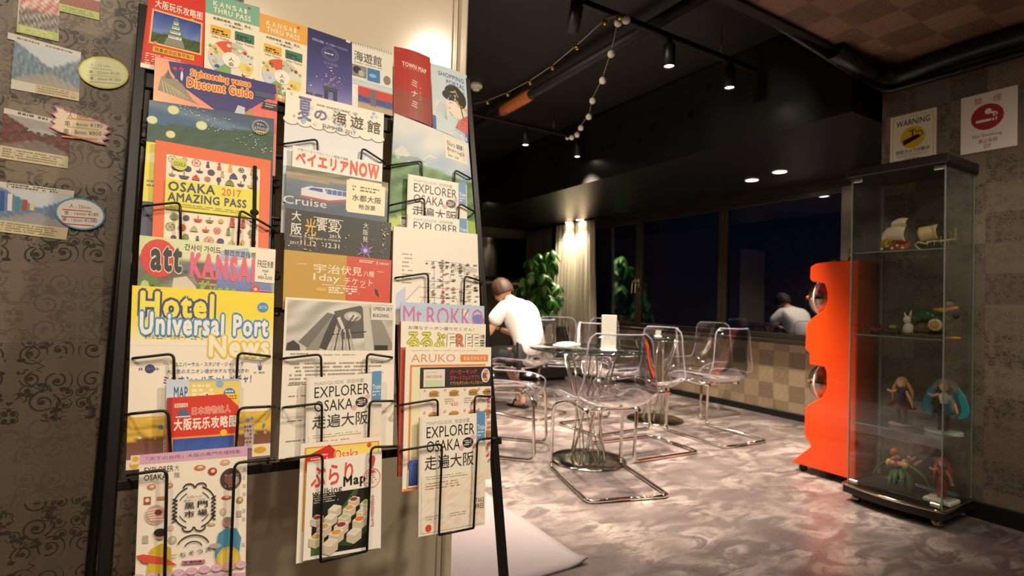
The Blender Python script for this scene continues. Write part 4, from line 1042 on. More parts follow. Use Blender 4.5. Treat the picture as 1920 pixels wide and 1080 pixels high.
def noise2(seed):
    r = random.Random(seed); ws = [(r.uniform(2, 14), r.uniform(2, 14), r.uniform(0, 6.3), r.uniform(.3, 1)) for _ in range(7)]
    return lambda a, b: sum(w[3]*math.sin(w[0]*a+w[1]*b+w[2]) for w in ws)/3.5
def mixc(a, b, t): t = max(0, min(1, t)); return tuple(a[i]*(1-t)+b[i]*t for i in range(3))
def H(c): return tuple(int(c[i:i+2], 16)/255 for i in (0, 2, 4))
def leaflet(tl, tr, br, bl, n, th=.0025, **k):
    return Sheet(rk(*tl, n), rk(*tr, n), rk(*br, n), rk(*bl, n), NR, th=th, **k)
def castle(s, cx, cy, k, asp=1.):
    """a tiered castle keep: stone foot, white walls, green roofs"""
    kx, ky = k, k*asp
    s.poly([(cx-.34*kx, cy+.5*ky), (cx-.25*kx, cy+.22*ky), (cx+.25*kx, cy+.22*ky), (cx+.34*kx, cy+.5*ky)], '8d8a7c')
    for i, (w_, y) in enumerate(((.27, .22), (.21, .03), (.15, -.15), (.10, -.32))):
        s.rect(cx-w_*.8*kx, cy+(y-.13)*ky, cx+w_*.8*kx, cy+y*ky, 'dfe3d6'); s.small(cx-w_*.7*kx, cy+(y-.085)*ky, cx+w_*.7*kx, 1, .03, '5a6a62', i, .035*ky)
        s.poly([(cx-w_*1.25*kx, cy+(y-.10)*ky), (cx-w_*.55*kx, cy+(y-.21)*ky), (cx+w_*.55*kx, cy+(y-.21)*ky), (cx+w_*1.25*kx, cy+(y-.10)*ky)], '5f7f74')
    s.poly([(cx-.09*kx, cy-.50*ky), (cx, cy-.60*ky), (cx+.09*kx, cy-.50*ky)], '5f7f74')
def skypic(top, bot, green, hz, seed):
    nz = noise2(seed); nb = noise2(seed+1)
    def f(a, b):
        c = mixc(H(top), H(bot), b/hz+.12*nz(a*2, b*2))
        if b > hz+.10*nb(a*1.2, .3): c = mixc(H(green), mixc(H(green), (0, .05, 0), .6), .5+.6*nb(a*5, b*6))
        return c
    return f
# ---------------- column 1
s = leaflet((290, -100), (388, -62), (380, 150), (263, 126), .010, base='d8321e')
s.text('大阪玩乐攻略图', .12, .43, .95, .50, 'f4e9d2', .04, out='b02a18', ow=.03, slope=-.005)
s.rect(.08, .515, .965, .80, 'f09a28').rect(.10, .525, .945, .79, 'f4e9d2').pic(.11, .53, .935, .785, 24, 20, skypic('2c3f8c', '6a86c0', '5c6e2c', .62, 3)); castle(s, .50, .67, .52, .42)
s.ell(.77, .52, .035, None, 'f3c23a').ell(.19, .785, .03, None, 'f09a28')
s.rect(.16, .815, .84, .86, 'f0b428').text('特惠资讯应有尽有!!', .19, .822, .81, .853, '4a2a14', .04)
s.small(.06, .88, .62, 5, .018, 'f4e0cc', 2).rect(0, .965, 1, 1, 'efe4d0')
s.build('leaflet', 'red leaflet with a castle photo, top left corner of the rack', 'leaflet')
def thru(q, n, head, label, seed):
    s = leaflet(*q, n, base='f0e8cc')
    s.rect(0, 0, 1, .235, head)
    for i, ch in enumerate('KANSAI'): s.text(ch, .14+i*.115, .07+.0, .215+i*.115-(.045 if ch == 'I' else 0), .125, 'f2eccc', .05)
    s.text('THRU PASS', .14, .145, .83, .205, 'f2eccc', .07).ell(.80, .045, .03, None, 'd84a3a').small(.36, .215, .62, 1, .012, 'f2eccc', 1)
    s.text('关西的电车、地铁、巴士、', .14, .26, .86, .29, '4a4438', .03).text('一卡就OK！', .34, .305, .68, .332, '4a4438', .03)
    for x0, c in ((.10, 'e8b43c'), (.54, '3f7a62')):
        s.rect(x0, .36, x0+.36, .46, c).small(x0+.03, .40, x0+.33, 2, .028, '2c2a22', 5, .018)
    s.text('2day Ticket', .12, .475, .44, .505, '7a7464').text('3day Ticket', .56, .475, .90, .505, '7a7464')
    cx, cy, r = .48, .71, .41; ry = r*s.w/s.h*1.03
    for i, c in enumerate(('e25a3c', 'c9c4b8', 'd8e0cc', 'e8d36c', 'e6e2cf', '7fae6a', 'c4d2e4', 'e6d0a2')):
        s.ell(cx, cy, r, ry, c, 6, -90-45+i*45, -90+i*45)
    rq = random.Random(seed)
    for i in range(22):
        a = rq.uniform(0, 6.28); q = rq.uniform(.6, .9); s.ell(cx+r*q*math.cos(a), cy+ry*q*math.sin(a), rq.uniform(.015, .05), None, rq.choice(('c8442c', '4f8a4a', '8a5a34', 'e8e4d4', 'd8b84c', '3e5a7a', '8fc07a')), 8)
    s.ell(cx, cy, .165, ry*.41, 'f4eedc').text('人', .43, .68, .53, .725, '3c3a34', .03).text('会', .43, .735, .53, .78, '3c3a34', .03)
    for x, y in ((.1, .60), (.86, .62), (.12, .88), (.9, .86), (.5, .565)): s.ell(x, y, .03, .015, '9cbf7c', 8)
    s.rect(0, .965, 1, 1, head)
    return s.build('leaflet', label, 'leaflet')
thru(((386, -14), (487, 14), (485, 176), (382, 149)), .010, '7fb39c', 'cream leaflet with a green heading and round illustrated wheel', 1)
thru(((487, 24), (577, 51), (573, 206), (484, 178)), .010, 'e8ab50', 'cream leaflet with an orange heading and round illustrated wheel', 4)
s = leaflet((291, 105), (521, 160), (516, 330), (281, 300), .022, base='ec8f86')
nz = noise2(9); s.pic(0, 0, 1, .55, 30, 14, lambda a, b: mixc(H('f0cf96'), H('ee7f78'), .45+a*.9-.3*b+.15*nz(a, b)) if a < .5 else mixc(H('ee7f78'), H('e8635c'), .5+.3*nz(a, b)))
s.poly([(.10, .02), (.25, .0), (.98, .0), (.99, .10), (.70, .40), (.48, .42), (.22, .25), (.12, .12)], '413a78').poly([(.98, .16), (1, .02), (1, .34), (.78, .34)], 'ee6f6a')
s.poly([(.03, .33), (.05, .20), (.10, .12), (.14, .18), (.21, .22), (.30, .36), (.36, .40)], '9a9078').poly([(.08, .20), (.10, .10), (.13, .19)], '6e6a58')
for i in range(7): s.line([(.06+.02*i, .22+.012*i), (.08+.03*i, .36)], .006, 'c9c0a4')
s.ell(.15, .08, .018, None, 'c93a34').ell(.20, .07, .018, None, 'c93a34').ell(.16, .14, .01, .05, '3a4a8a').ell(.205, .14, .01, .05, 'e8e4dc')
s.text('Sightseeing venue', .27, .05, .76, .135, 'e0544c', .08, out='f6d76a', ow=.10, slope=-.02)
s.text('Discount Guide', .25, .145, .78, .235, 'e0544c', .08, out='f6d76a', ow=.10, slope=-.025)
s.rect(.80, .12, .98, .18, '50586c').rect(.86, .22, 1, .30, '38302e').small(.86, .235, 1, 2, .025, 'cfc8bc', 4).poly([(.72, .40), (.76, .33), (.79, .36), (.83, .46), (.76, .46)], 'b8905a').poly([(.86, .50), (.88, .34), (.90, .36), (.92, .50)], 'b8905a')
s.poly([(.62, .46), (.66, .32), (.72, .33), (.72, .46)], 'c4ccd8')
s.build('brochure', 'pink and violet brochure with yellow-edged words over a tiled roof drawing', 'brochure')
s = leaflet((280, 187), (514, 223), (507, 472), (262, 452), .034, th=.004, base='3d4a66')
nz = noise2(21)
def night(a, b):
    c = mixc(H('47536a'), H('2f6d98'), b*1.6+.1*nz(a, b)); c = mixc(c, H('8fa6b4'), .5*math.exp(-((b-.05-a*.42)/.10)**2))
    if b > .42+.05*nz(a*3, 0)-.18*(a-.3): c = mixc(H('3f5f4a'), H('2a4636'), .5+.5*nz(a*6, b*4))
    return c
s.pic(0, 0, 1, .36, 40, 22, night).rect(0, .31, .24, .73, 'e9dc4a').ell(.06, .42, .05, None, 'f3ecb0').small(.02, .58, .10, 2, .03, '8a8440', 3).rect(0, .78, .2, 1, '4b5068').rect(.93, .5, 1, 1, '3a3a5c')
for x, y, r in ((.18, .05, .040), (.03, .147, .035), (.40, .136, .040), (.17, .235, .032)): s.ell(x, y, r*1.15, None, '9fb59a').ell(x, y, r, None, 'd8dfa2' if r > .033 else 'e8d88c')
rq = random.Random(8)
for i in range(170):
    a = rq.uniform(0, 1); b = (a-.25)*.37+rq.gauss(0, .035)
    if 0 < b < .3: s.ell(a, b, rq.choice((.002, .003, .005)), None, 'dfe6e6', 5)
s.ring(.88, .09, .070, None, .004, 'd8c987', 20)
for i in range(22): a = i*.285; s.line([(.88+.055*math.cos(a), .09+.055*math.sin(a)*s.w/s.h), (.88+.078*math.cos(a), .09+.078*math.sin(a)*s.w/s.h)], .004, 'd8c987')
s.text('サマー', .85, .06, .91, .082, 'e8e4d0', .04).text('スプラッシュ', .83, .09, .935, .112, 'e8e4d0', .04).rect(.84, .12, .925, .132, 'd8b84c')
s.build('brochure', 'dark blue starry-night brochure with pale glowing dots behind the orange booklet', 'brochure')
s = leaflet((292, 262), (508, 301), (503, 486), (284, 472), .046, th=.006, base='e86a30')
s.rect(.09, .115, .90, 1, 'f2e6cc')
rq = random.Random(5); icons = ('c8442c', '3d3a66', '7a8a44', 'd8a83c', 'c8442c', '3d3a66', 'b8b48a')
def icon(x, y, k, c, sc=1.):
    q = .028*sc
    if k == 0: s.ell(x, y, q, None, c, 12)
    elif k == 1: s.poly([(x-q*.7, y+q*1.3), (x-q*.5, y-q*.4), (x+q*.5, y-q*.4), (x+q*.7, y+q*1.3)], c); s.ell(x, y-q, q*.5, None, c, 10)
    elif k == 2: s.poly([(x-q*1.3, y+q), (x-q, y-q*.1), (x+q, y-q*.1), (x+q*1.3, y+q)], c); s.poly([(x-q*.9, y-q*.2), (x, y-q*1.1), (x+q*.9, y-q*.2)], c)
    elif k == 3: s.poly([(x-q*1.3, y), (x+q*1.3, y), (x+q*.8, y+q*.9), (x-q*.8, y+q*.9)], c); s.line([(x, y), (x, y-q*1.1)], .006, c)
    elif k == 4:
        s.ring(x, y, q*1.2, None, .006, c, 14)
        for i in range(6): a = i*1.05; s.line([(x, y), (x+q*1.1*math.cos(a), y+q*1.1*math.sin(a)*s.w/s.h)], .005, c)
    else: s.ell(x, y-q*.4, q*.8, q*.9, c, 10); s.rect(x-q*.25, y, x+q*.25, y+q*1.4, c)
for j, y in enumerate((.155, .225, .295, .68, .77, .87)):
    for i in range(8): icon(.14+.098*i+(.03 if j % 2 else 0), y+.0, rq.randrange(6), rq.choice(icons), rq.uniform(.8, 1.25))
s.rect(.09, .345, .90, .62, 'e6df3e').ell(.20, .20, .062, None, 'cfd048').text('OSAKA', .15, .18, .25, .22, '4a5a28', .03)
s.text('OSAKA', .115, .37, .50, .455, '35315c', .07, slope=-.015).text('2017', .56, .365, .73, .435, 'd8602c', .04).text('AMAZING PASS', .115, .47, .78, .545, '35315c', .07, slope=-.015).small(.13, .565, .75, 2, .018, '7a7a4a', 2)
o = s.build('booklet', 'orange booklet with a yellow band and rows of small icons', 'booklet')
cx = Vector(o.location)
b = MB().tube([rk(478, 312, .049)-cx, rk(477, 400, .0505)-cx, rk(474, 480, .049)-cx], [.0038]*3, 6).sph(rk(477, 398, .051)-cx, .008, 10, sc=(1, .4, .8)); b.build('elastic_strap', M('black_elastic', '1a1818', .8), o)
s = leaflet((262, 441), (517, 468), (511, 610), (255, 585), .068, th=.005, base='dfe4b4')
nz = noise2(31)
s.pic(0, .0, 1, .95, 34, 16, lambda a, b: mixc(H('cfdc98'), H('eee8cc'), a*1.2) if b < .30 else mixc(H('8f8f80'), H('5c5648'), .5+.8*nz(a*3, b*3)) if a < .52 else (mixc(H('8fa0c8'), H('4e62a0'), (b-.3)*2) if a < .99 else H('b8c47c')))
s.poly([(.22, .95), (.24, .52), (.33, .48), (.40, .60), (.46, .95)], 'd8cbb4').poly([(.38, .46), (.44, .34), (.55, .38), (.55, .62), (.42, .58)], '7a5240').rect(.42, .46, .55, .49, 'b89a7a').rect(.42, .54, .55, .57, 'b89a7a')
s.poly([(.30, .36), (.38, .30), (.42, .44), (.32, .46)], '6a7078').poly([(.56, .10), (.78, .02), (.80, .16), (.58, .24)], 'a9bcd8')
s.ell(.08, .75, .085, .26, '5f7f3c').ell(.05, .66, .03, .08, 'b9c98c', 8).ell(.10, .70, .025, .07, '2a2a1a', 8).ell(.12, .82, .03, .08, 'a4b86c', 8).ell(.05, .84, .03, .07, '2a2a1a', 8)
s.ell(.135, .28, .125, .255, 'd8362a')
s.text('att', .085, .13, .29, .43, '2c2a22', .10, out='e8e0cc', ow=.03).ell(.325, .42, .014, None, '2c5a3c')
s.text('간사이 가이드', .31, .05, .57, .135, '2a2a22', .02).text('關西旅遊指南', .60, .07, .84, .15, '4a5060', .01)
s.text('KANSAI', .36, .17, .83, .47, 'e0617e', .14)
s.rect(.84, .04, 1., .46, 'efe6d0').text('FREE', .86, .17, .93, .26, '3a3428', .03).text('免費', .935, .17, .985, .26, '3a3428', .03).text('MAP', .90, .29, .95, .325, '3a3428', .02).text('&', .915, .335, .935, .365, '3a3428').text('AREA GUIDE', .865, .375, .98, .415, '3a3428', .02)
s.text('Kyoto', .42, .52, .70, .80, '8ab83c', .06, .35).text('京都', .56, .80, .62, .88, 'e8e4d8', .04).text('兵庫', .66, .80, .71, .88, 'e8e4d8', .04)
s.ell(.85, .56, .035, None, 'd83a34').ell(.85, .56, .014, None, 'f0e4d8', 5).ell(.89, .86, .09, .16, 'b06a34').line([(.83, .80), (.93, .88)], .012, 'e0a868').line([(.85, .88), (.96, .80)], .012, 'd8c088').small(.88, .56, .99, 1, .04, 'd88ab0', 2)
s.build('magazine', 'guide magazine with a red sun disc and pink lettering above the yellow magazine', 'magazine')
s = leaflet((248, 535), (514, 550), (506, 857), (236, 882), .082, th=.004, base='f2e9d6')
nz = noise2(41)
s.pic(0, 0, 1, .34, 12, 24, lambda a, b: mixc(H('f5dd28'), H('f4ecd4'), max(0, (b-.45)*1.9)+.08*nz(a, b)))
s.text('Hotel', .06, .035, .545, .175, 'f5e64a', .10, out='33427c', ow=.09)
s.text('Universal Port', .06, .155, .955, .275, 'f3efe2', .10, out='3a8cc8', ow=.09)
s.text('News', .53, .285, .965, .40, 'f6eed6', .10, out='e3c82c', ow=.08)
s.ell(.915, .095, .043, None, '3a8cc8').text('2017.7-8', .885, .085, .945, .105, 'd8e8f0', .02)
s.text('ホテル ユニバーサル ポート・ニュース', .09, .275, .48, .305, '5a5a3c', .01)
s.text('ユニバーサル・スタジオ・ジャパンで', .29, .435, .78, .46, '44548c').text('大人気のミニオン達がホテルでも大きわ', .24, .475, .82, .50, '44548c')
s.text('ミニオン・ハチャ！メチャ！', .22, .515, .84, .56, '3a4488', .02).text('デコレーション', .37, .575, .71, .62, '3a4488', .02)
s.ell(.13, .47, .032, None, '3c3a6c').small(.06, .465, .20, 1, .02, '5a5a8c', 4, .012).poly([(.885, .44), (.90, .47), (.905, .43), (.912, .47), (.925, .44), (.915, .485), (.895, .485)], '3a4a8c').small(.86, .495, .95, 1, .02, '9a9a94', 4)
# plain confetti-coloured band and purple stage at the foot
nz2 = noise2(43)
s.pic(0, .73, 1, 1, 30, 18, lambda a, b: mixc(H('ecc84a'), H('d8a83c'), .5+.6*nz2(a*4, b*3)) if b < .45+.06*nz2(a*3, 1) else mixc(H('7a4a2c'), H('8f6a86'), (b-.55)*2.2+.15*nz2(a, b)))
for i in range(30): s.ell(rq.uniform(.02, .98), rq.uniform(.75, .86), rq.uniform(.008, .02), None, rq.choice(('e8d8b0', 'c89a6c', '6c8ab0', 'e8c040')), 7)
s.rect(.235, .84, .33, .98, 'c9c4bc').small(.24, .85, .32, 6, .02, '6a8a5c', 6, .014).rect(.80, .80, .87, .94, 'b8b0ac').small(.80, .81, .86, 5, .022, '8a4a4c', 7, .014)
s.rect(.0, .95, .11, 1., 'e9dcc4').ell(.05, .975, .03, None, 'd8a83c').rect(.86, .92, 1, .99, 'e9dcc0').ell(.92, .955, .05, .02, 'd8a02c', 8)
s.build('magazine', 'yellow-topped white news magazine with big outlined lettering, lower left', 'magazine')
s = leaflet((312, 712), (449, 710), (446, 850), (310, 856), .098, base='e9cf6c')
s.rect(0, 0, 1, .03, 'a8bccc').rect(0, .0, .30, .9, 'c8d6e0').text('MAP', .10, .10, .28, .25, '35507c', .04).small(.34, .07, .66, 3, .06, 'f2e8c8', 3, .04)
s.ell(.72, .07, .055, None, '8ab4d0').ell(.52, .22, .05, None, 'f2e8d0').ell(.545, .21, .015, None, '8a4a3c').ell(.86, .20, .085, None, '3a78b8').small(.80, .16, .92, 3, .04, 'd8e8f0', 5, .02)
s.build('leaflet', 'yellow and pale blue leaflet marked MAP peeking above the red castle leaflet', 'leaflet')
s = leaflet((313, 746), (448, 737), (443, 905), (310, 915), .108, th=.006, base='d8321e')
s.rect(.0, .0, .07, 1, 'a82a20').poly([(.80, 0), (1, 0), (1, .15)], 'f0d03a').small(.86, .02, .98, 2, .03, 'a8442c', 3, .015)
s.rect(.10, .075, .28, .12, 'e8d8c0').text('简体中文版', .11, .08, .27, .115, 'b02a18').poly([(.13, .22), (.19, .14), (.25, .14), (.31, .22)], '4a6a94').rect(.12, .22, .32, .235, 'e8e0d0')
s.text('日本购物达人', .34, .13, .88, .215, 'e86a50', .05, out='f2dcc8', ow=.05).text('大阪玩乐攻略图', .10, .25, .97, .38, 'f4eada', .08)
s.rect(.07, .455, .97, 1, 'f09a28').pic(.09, .475, .95, 1, 24, 20, skypic('2c4fa4', '6a86c0', '4c6a34', .85, 3)); castle(s, .52, .76, .50, .55)
s.ell(.79, .44, .05, None, 'f3c23a')
s.build('booklet', 'red booklet with a castle photo and yellow corner, lower left of the rack', 'booklet')
s = leaflet((262, 853), (464, 836), (460, 1100), (252, 1112), .132, th=.008, base='f2e8d6')
s.rect(0, 0, 1, .075, 'd8a8c4').text('「天下の台所」大阪の黒門市場特集', .06, .022, .93, .052, '5a3a4c', .0, slope=-.0)
s.rect(-.075, .0, .0, .07, 'e9dcb4').ell(-.035, .03, .028, None, 'd8b040')
s.text('EXPLORER', .045, .10, .30, .145, '1c1a18', .01).text('OSAKA', .045, .155, .24, .20, '1c1a18', .01).text('大', .31, .10, .35, .14, '6a645c').text('阪', .31, .155, .36, .195, '6a645c')
s.small(.96, .10, .99, 12, .06, 'c8bcac', 3)
for x, y, rx, ry, c in ((.11, .25, .04, .022, 'c8804c'), (.54, .135, .055, .022, 'c07a44'), (.66, .17, .045, .03, 'a83a30'), (.78, .11, .05, .022, 'd8a088'), (.27, .25, .03, .02, 'b88a54'), (.80, .37, .05, .015, 'b04a34'), (.93, .395, .035, .025, '9a8c4a'), (.77, .47, .03, .028, 'c8b49a'), (.66, .555, .04, .012, 'a8a468'), (.29, .56, .03, .02, 'cfc4b0'), (.31, .645, .04, .03, 'b4b4a8')):
    s.ell(x, y, rx, ry, c, 12); s.ell(x+.005, y-.004, rx*.5, ry*.5, 'e8c89c', 8)
s.rect(.05, .32, .11, .375, 'a84434').ell(.08, .345, .02, None, 'e8d8c0').rect(.16, .325, .26, .35, 'c88a5c').rect(.05, .60, .10, .655, 'b8b0a4').rect(.90, .47, .95, .515, 'b8b0a4')
s.ell(.155, .455, .095, None, 'c9c2b4').ell(.155, .455, .085, None, 'c89c8c')
for i in range(5): s.line([(.07+.01*i, .425+.016*i), (.20+.008*i, .405+.022*i)], .008, 'efe6da')
s.ell(.18, .44, .035, .02, '7a3428').ell(.84, .235, .105, None, '4a3436').small(.78, .20, .92, 5, .02, 'b07a6c', 6, .014).ell(.82, .24, .04, .03, '8a5a50').ell(.89, .25, .03, .03, 'b8a8a0')
# ornate round frame
for a0, a1, r in ((200, 250, .17), (290, 340, .17), (20, 70, .17), (110, 160, .17)):
    s.ring(.50, .42, r+.035, None, .012, '23201c', 14, a0, a1); s.ring(.50, .42, r-.015, None, .008, '23201c', 12, a0+8, a1-8)
for sg in (-1, 1):
    for i in range(6): s.line([(.50+sg*.20, .35+.028*i), (.50+sg*.155, .365+.028*i), (.50+sg*.20, .38+.028*i)], .011, '23201c')
    s.ring(.50+sg*.055, .275, .055, .032, .013, '23201c', 14, 170, 370); s.ring(.50+sg*.055, .565, .055, .032, .013, '23201c', 14, -10, 190)
s.text('大阪人の', .42, .335, .57, .35, '6a645c').text('美味しい台所', .40, .36, .60, .376, '6a645c')
s.text('黑', .41, .385, .50, .43, '23201c', .04).text('門', .53, .38, .62, .425, '23201c', .05).text('市', .41, .445, .50, .49, '23201c', .05).text('場', .53, .44, .62, .485, '23201c', .04)
s.ring(.50, .70, .15, .085, .012, '23201c', 18, 195, 345); s.ring(.50, .70, .08, .04, .010, '23201c', 14, 185, 355)
for i, ch in enumerate('ごちそう天国'): s.text(ch, .30+i*.078, .745-.008*i, .355+i*.078, .775-.008*i, '2c2824', .01)
s.rect(.40, .795, .61, .82, 'b87898').small(.42, .80, .59, 1, .02, '5a2a44', 4, .013)
s.poly([(.10, .87), (.12, .70), (.22, .66), (.30, .70), (.32, .88)], 'd8b82c').ell(.20, .60, .045, .035, 'c8946c').ell(.20, .585, .055, .03, '231c18').poly([(.0, .74), (.06, .73), (.25, .765), (.36, .82), (.28, .82), (.06, .79)], 'd8543c').rect(.13, .875, .30, .90, '2a2624')
s.poly([(.70, .76), (.73, .62), (.80, .585), (.90, .59), (.95, .66), (.93, .77), (.72, .82)], '4a8cb0').ell(.815, .545, .045, .035, 'b8886c').ell(.815, .525, .045, .018, '8a8680').ell(.83, .80, .115, .085, 'd8b840').ell(.83, .80, .09, .065, 'e8cc5c').ell(.70, .705, .06, .018, 'b0a8a4')
s.rect(0, .90, 1, 1, 'd8a8c4')
for i in range(9): s.ell(.03+.115*i, .893-.006*i, .055, .026, 'd8a8c4', 12); s.ring(.03+.115*i, .893-.006*i, .036, .018, .008, 'e8c8dc', 12, 0, 300)
s.small(.10, .925, .95, 4, .018, 'a8708c', 5, .008)
s.build('booklet', 'pink-headed market booklet with food photos in the bottom left pocket', 'booklet')
# ---------------- column 2
s = leaflet((577, 51), (660, 79), (660, 198), (575, 180), .010, base='343468')
nz = noise2(51)
s.pic(0, 0, 1, 1, 14, 26, lambda a, b: mixc(mixc(H('2c2c5c'), H('55559c'), b*1.1), H('b8b8d8'), max(0, (b-.7))*1.6+.05*nz(a, b)))
s.text('世界初の庭園、そして空中へつづくロマン', .10, .13, .90, .17, 'c8c8dc', slope=.01).rect(.86, .0, .96, .03, 'e8e4dc')
s.ring(.50, .30, .19, None, .02, '6a6a94', 24).ring(.50, .30, .14, None, .01, '8a8ab0', 24).small(.38, .29, .62, 1, .03, 'd8d4e0', 3, .02).text('空中庭園', .36, .43, .66, .47, '8a8ab0')
rq = random.Random(2)
for i in range(46): b = rq.uniform(.5, .86); s.ell(.5+rq.gauss(0, .13), b, rq.choice((.008, .014, .02)), None, rq.choice(('b8a8c0', 'e0d0d0', 'c89c9c')), 6)
s.rect(.38, .84, .46, 1, '3a3a50').rect(.58, .84, .66, 1, '3a3a50').poly([(.36, .80), (.68, .80), (.66, .86), (.38, .86)], '4a4a60').small(0, .94, .36, 3, .03, '5a5a70', 8, .02)
s.build('leaflet', 'dark violet leaflet with a glowing tower at night', 'leaflet')
s = leaflet((660, 80), (736, 101), (736, 218), (660, 198), .009, base='e4e2d4')
for i in range(17): s.line([(.03+.058*i, -.02), (.03+.058*i, .025)], .012, '6a6a64')
s.text('海遊館', .05, .11, .72, .27, '4a4440', -.0).small(.05, .29, .8, 1, .03, 'a8a49c', 2)
s.rect(0, .34, .35, .52, '8a8480').ell(.12, .42, .10, .06, '2c2a2c').ell(.22, .46, .07, .05, 'b8b4b0').rect(.37, .34, .68, .54, '3a7ab0').ell(.5, .45, .09, .03, '8ab8d8').ell(.86, .46, .09, .07, '8a7c6c')
nz = noise2(6); s.pic(.0, .57, 1, 1, 16, 12, lambda a, b: mixc(H('b8ccd8'), H('e8e4d8'), b*3) if b < .25 else (H('c8402c') if b < .5+.15*abs(a-.5) else (mixc(H('4a5ca0'), H('30407c'), .5+.6*nz(a*4, b*4)) if b < .82 else H('b8a484'))))
s.rect(.44, .68, .58, .93, '6a6a74').rect(.0, .66, .14, 1.0, 'efe8e0')
s.build('leaflet', 'white spiral-edged leaflet with small animal pictures and a red-blue building', 'leaflet')
s = leaflet((536, 167), (720, 213), (713, 452), (526, 436), .022, th=.0035, base='e6e8ea')
s.rect(0, 0, 1, .22, 'f4eedc')
for i in range(8): s.ell(.06+.125*i, .215, .075, .034, 'f4eedc', 16); s.ring(.06+.125*i, .218, .075, .034, .008, '6a6458', 14, 15, 165)
rq = random.Random(12)
for i in range(34):
    x, y = rq.uniform(.03, .97), rq.uniform(.02, .22); q = rq.uniform(.015, .03); s.poly([(x-q, y), (x, y-q*.8), (x+q, y), (x, y+q*.8)], rq.choice(('b4d4dc', 'c8dce8', 'a4c4e0', 'e0e8d8', 'e8d8c8')))
s.text('夏', .12, .03, .25, .20, '7d7aa6', .02).text('の', .28, .10, .40, .17, '7d7aa6', .06)
s.text('海', .46, .075, .60, .17, '5a5444', -.01).text('遊', .64, .08, .78, .175, '5a5444', -.01).text('館', .82, .085, .96, .185, '5a5444', -.01)
s.text('Vol.13', .47, .158, .60, .185, '7d7aa6').text('SUMMER 2017', .36, .195, .70, .222, '7d7aa6', .01, slope=.01).small(.30, .055, .75, 1, .02, 'a8a8b0', 3)
s.rect(0, .55, .06, .80, 'b8d4dc')
s.build('brochure', 'cream summer brochure with cloud edge and blue diamonds, top of the middle column', 'brochure')
s = leaflet((549, 272), (717, 308), (712, 440), (544, 412), .037, base='f0ece0')
s.text('大阪ベイエリアのイベント情報が満載', .05, .018, .60, .06, '6a6aa0')
s.text('ベイエリア', .04, .075, .60, .235, 'e05a34', .12).text('NOW', .63, .05, .96, .235, 'e05a34', .12).rect(.83, .03, .96, .043, 'e05a34')
s.build('leaflet', 'white leaflet headed with big orange-red katakana and NOW', 'leaflet')
s = leaflet((537, 310), (728, 343), (724, 465), (533, 450), .045, th=.003, base='8f8c7c'); s.vk = .68
nz = noise2(61)
s.pic(0, 0, 1, .9, 34, 20, lambda a, b: mixc(H('8f8a6c'), H('5c6450'), .5+nz(a*3, b*3)) if b < .14 else (mixc(H('b8a486'), H('94896c'), .5+.5*nz(a, b*4)) if b < .27-.05*a else mixc(H('6f7f8a'), H('44586c'), (b-.25)*1.5+.25*nz(a*3, b*10))))
s.poly([(.14, .42), (.20, .36), (.42, .33), (.62, .36), (.62, .50), (.40, .60), (.14, .58)], 'd8dce0').poly([(.36, .36), (.62, .36), (.62, .46), (.38, .46)], '4a6ca8').poly([(.12, .55), (.40, .59), (.62, .50), (.62, .54), (.40, .64), (.13, .60)], 'b8544c').poly([(.20, .42), (.24, .37), (.34, .37), (.34, .44)], '3a56a0').poly([(.22, .33), (.24, .36), (.28, .36)], 'd8dce0')
for i in range(5): s.line([(.38+.05*i, .36), (.38+.05*i, .46)], .006, 'c8d0dc')
s.text('Cruise', -.02, .60, .38, .76, 'dcd8cc', .01)
s.poly([(.60, .05), (.93, .05), (.93, .11), (.97, .13), (.97, .78), (.59, .78), (.57, .73), (.57, .09), (.60, .07)], 'f2e7c0').small(.63, .19, .93, 2, .07, '6a6450', 4, .035).text('水都大阪', .63, .38, .93, .52, '3a3428', .05).text('畅游票', .70, .58, .87, .69, '3a3428', .03)
s.build('leaflet', 'leaflet with a white river cruise boat and a cream notched ticket label', 'leaflet')
s = leaflet((537, 390), (734, 418), (730, 505), (533, 487), .054, base='1c1815'); s.vk = .8
nz = noise2(71); s.pic(0, 0, 1, 1.24, 30, 12, lambda a, b: mixc(H('1a1714'), H('4a3420'), max(0, b-.5)*1.2+.15*nz(a*4, b*4)))
s.text('大', .05, .04, .13, .28, 'e8e0cc', .03).text('阪', .05, .34, .14, .62, 'e8e0cc', .03).text('光', .17, .18, .27, .60, 'e0b030', .03).text('の', .215, .62, .25, .72, 'e8e0cc', .02).text('饗', .27, .12, .37, .46, 'e8e0cc', .01).text('宴', .38, .12, .48, .46, 'e8e0cc', .01)
s.line([(.24, .13), (.52, .13)], .008, 'e8e0cc').line([(.46, .16), (.50, .28), (.47, .44), (.50, .60)], .008, 'e8e0cc').text('2017', .395, .52, .49, .60, 'e8e0cc', .02).text('Festival of the lights in OSAKA', .04, .63, .50, .70, 'e8e0cc', .02)
s.text('2017.', .04, .79, .125, .86, 'e8e0cc', .02).text('11.12', .135, .74, .275, .86, 'e8e0cc', .03).text('-12.31', .33, .74, .49, .86, 'e8e0cc', .03)
for i, ch in enumerate('大阪発'): s.text(ch, .715, .10+.18*i, .765, .25+.18*i, 'e8e0cc', .01)
for i in range(8):
    a = i*.785+.2; s.poly([(.745+.02*math.cos(a+.5), .83+.045*math.sin(a+.5)), (.745+.105*math.cos(a), .83+.26*math.sin(a)), (.745+.02*math.cos(a-.5), .83+.045*math.sin(a-.5))], 'c9a84c' if i % 2 else '6a5ab0')
s.ell(.745, .83, .05, .11, '6a4ca8').ell(.745, .83, .02, .05, 'c8b8e0')
rq = random.Random(4)
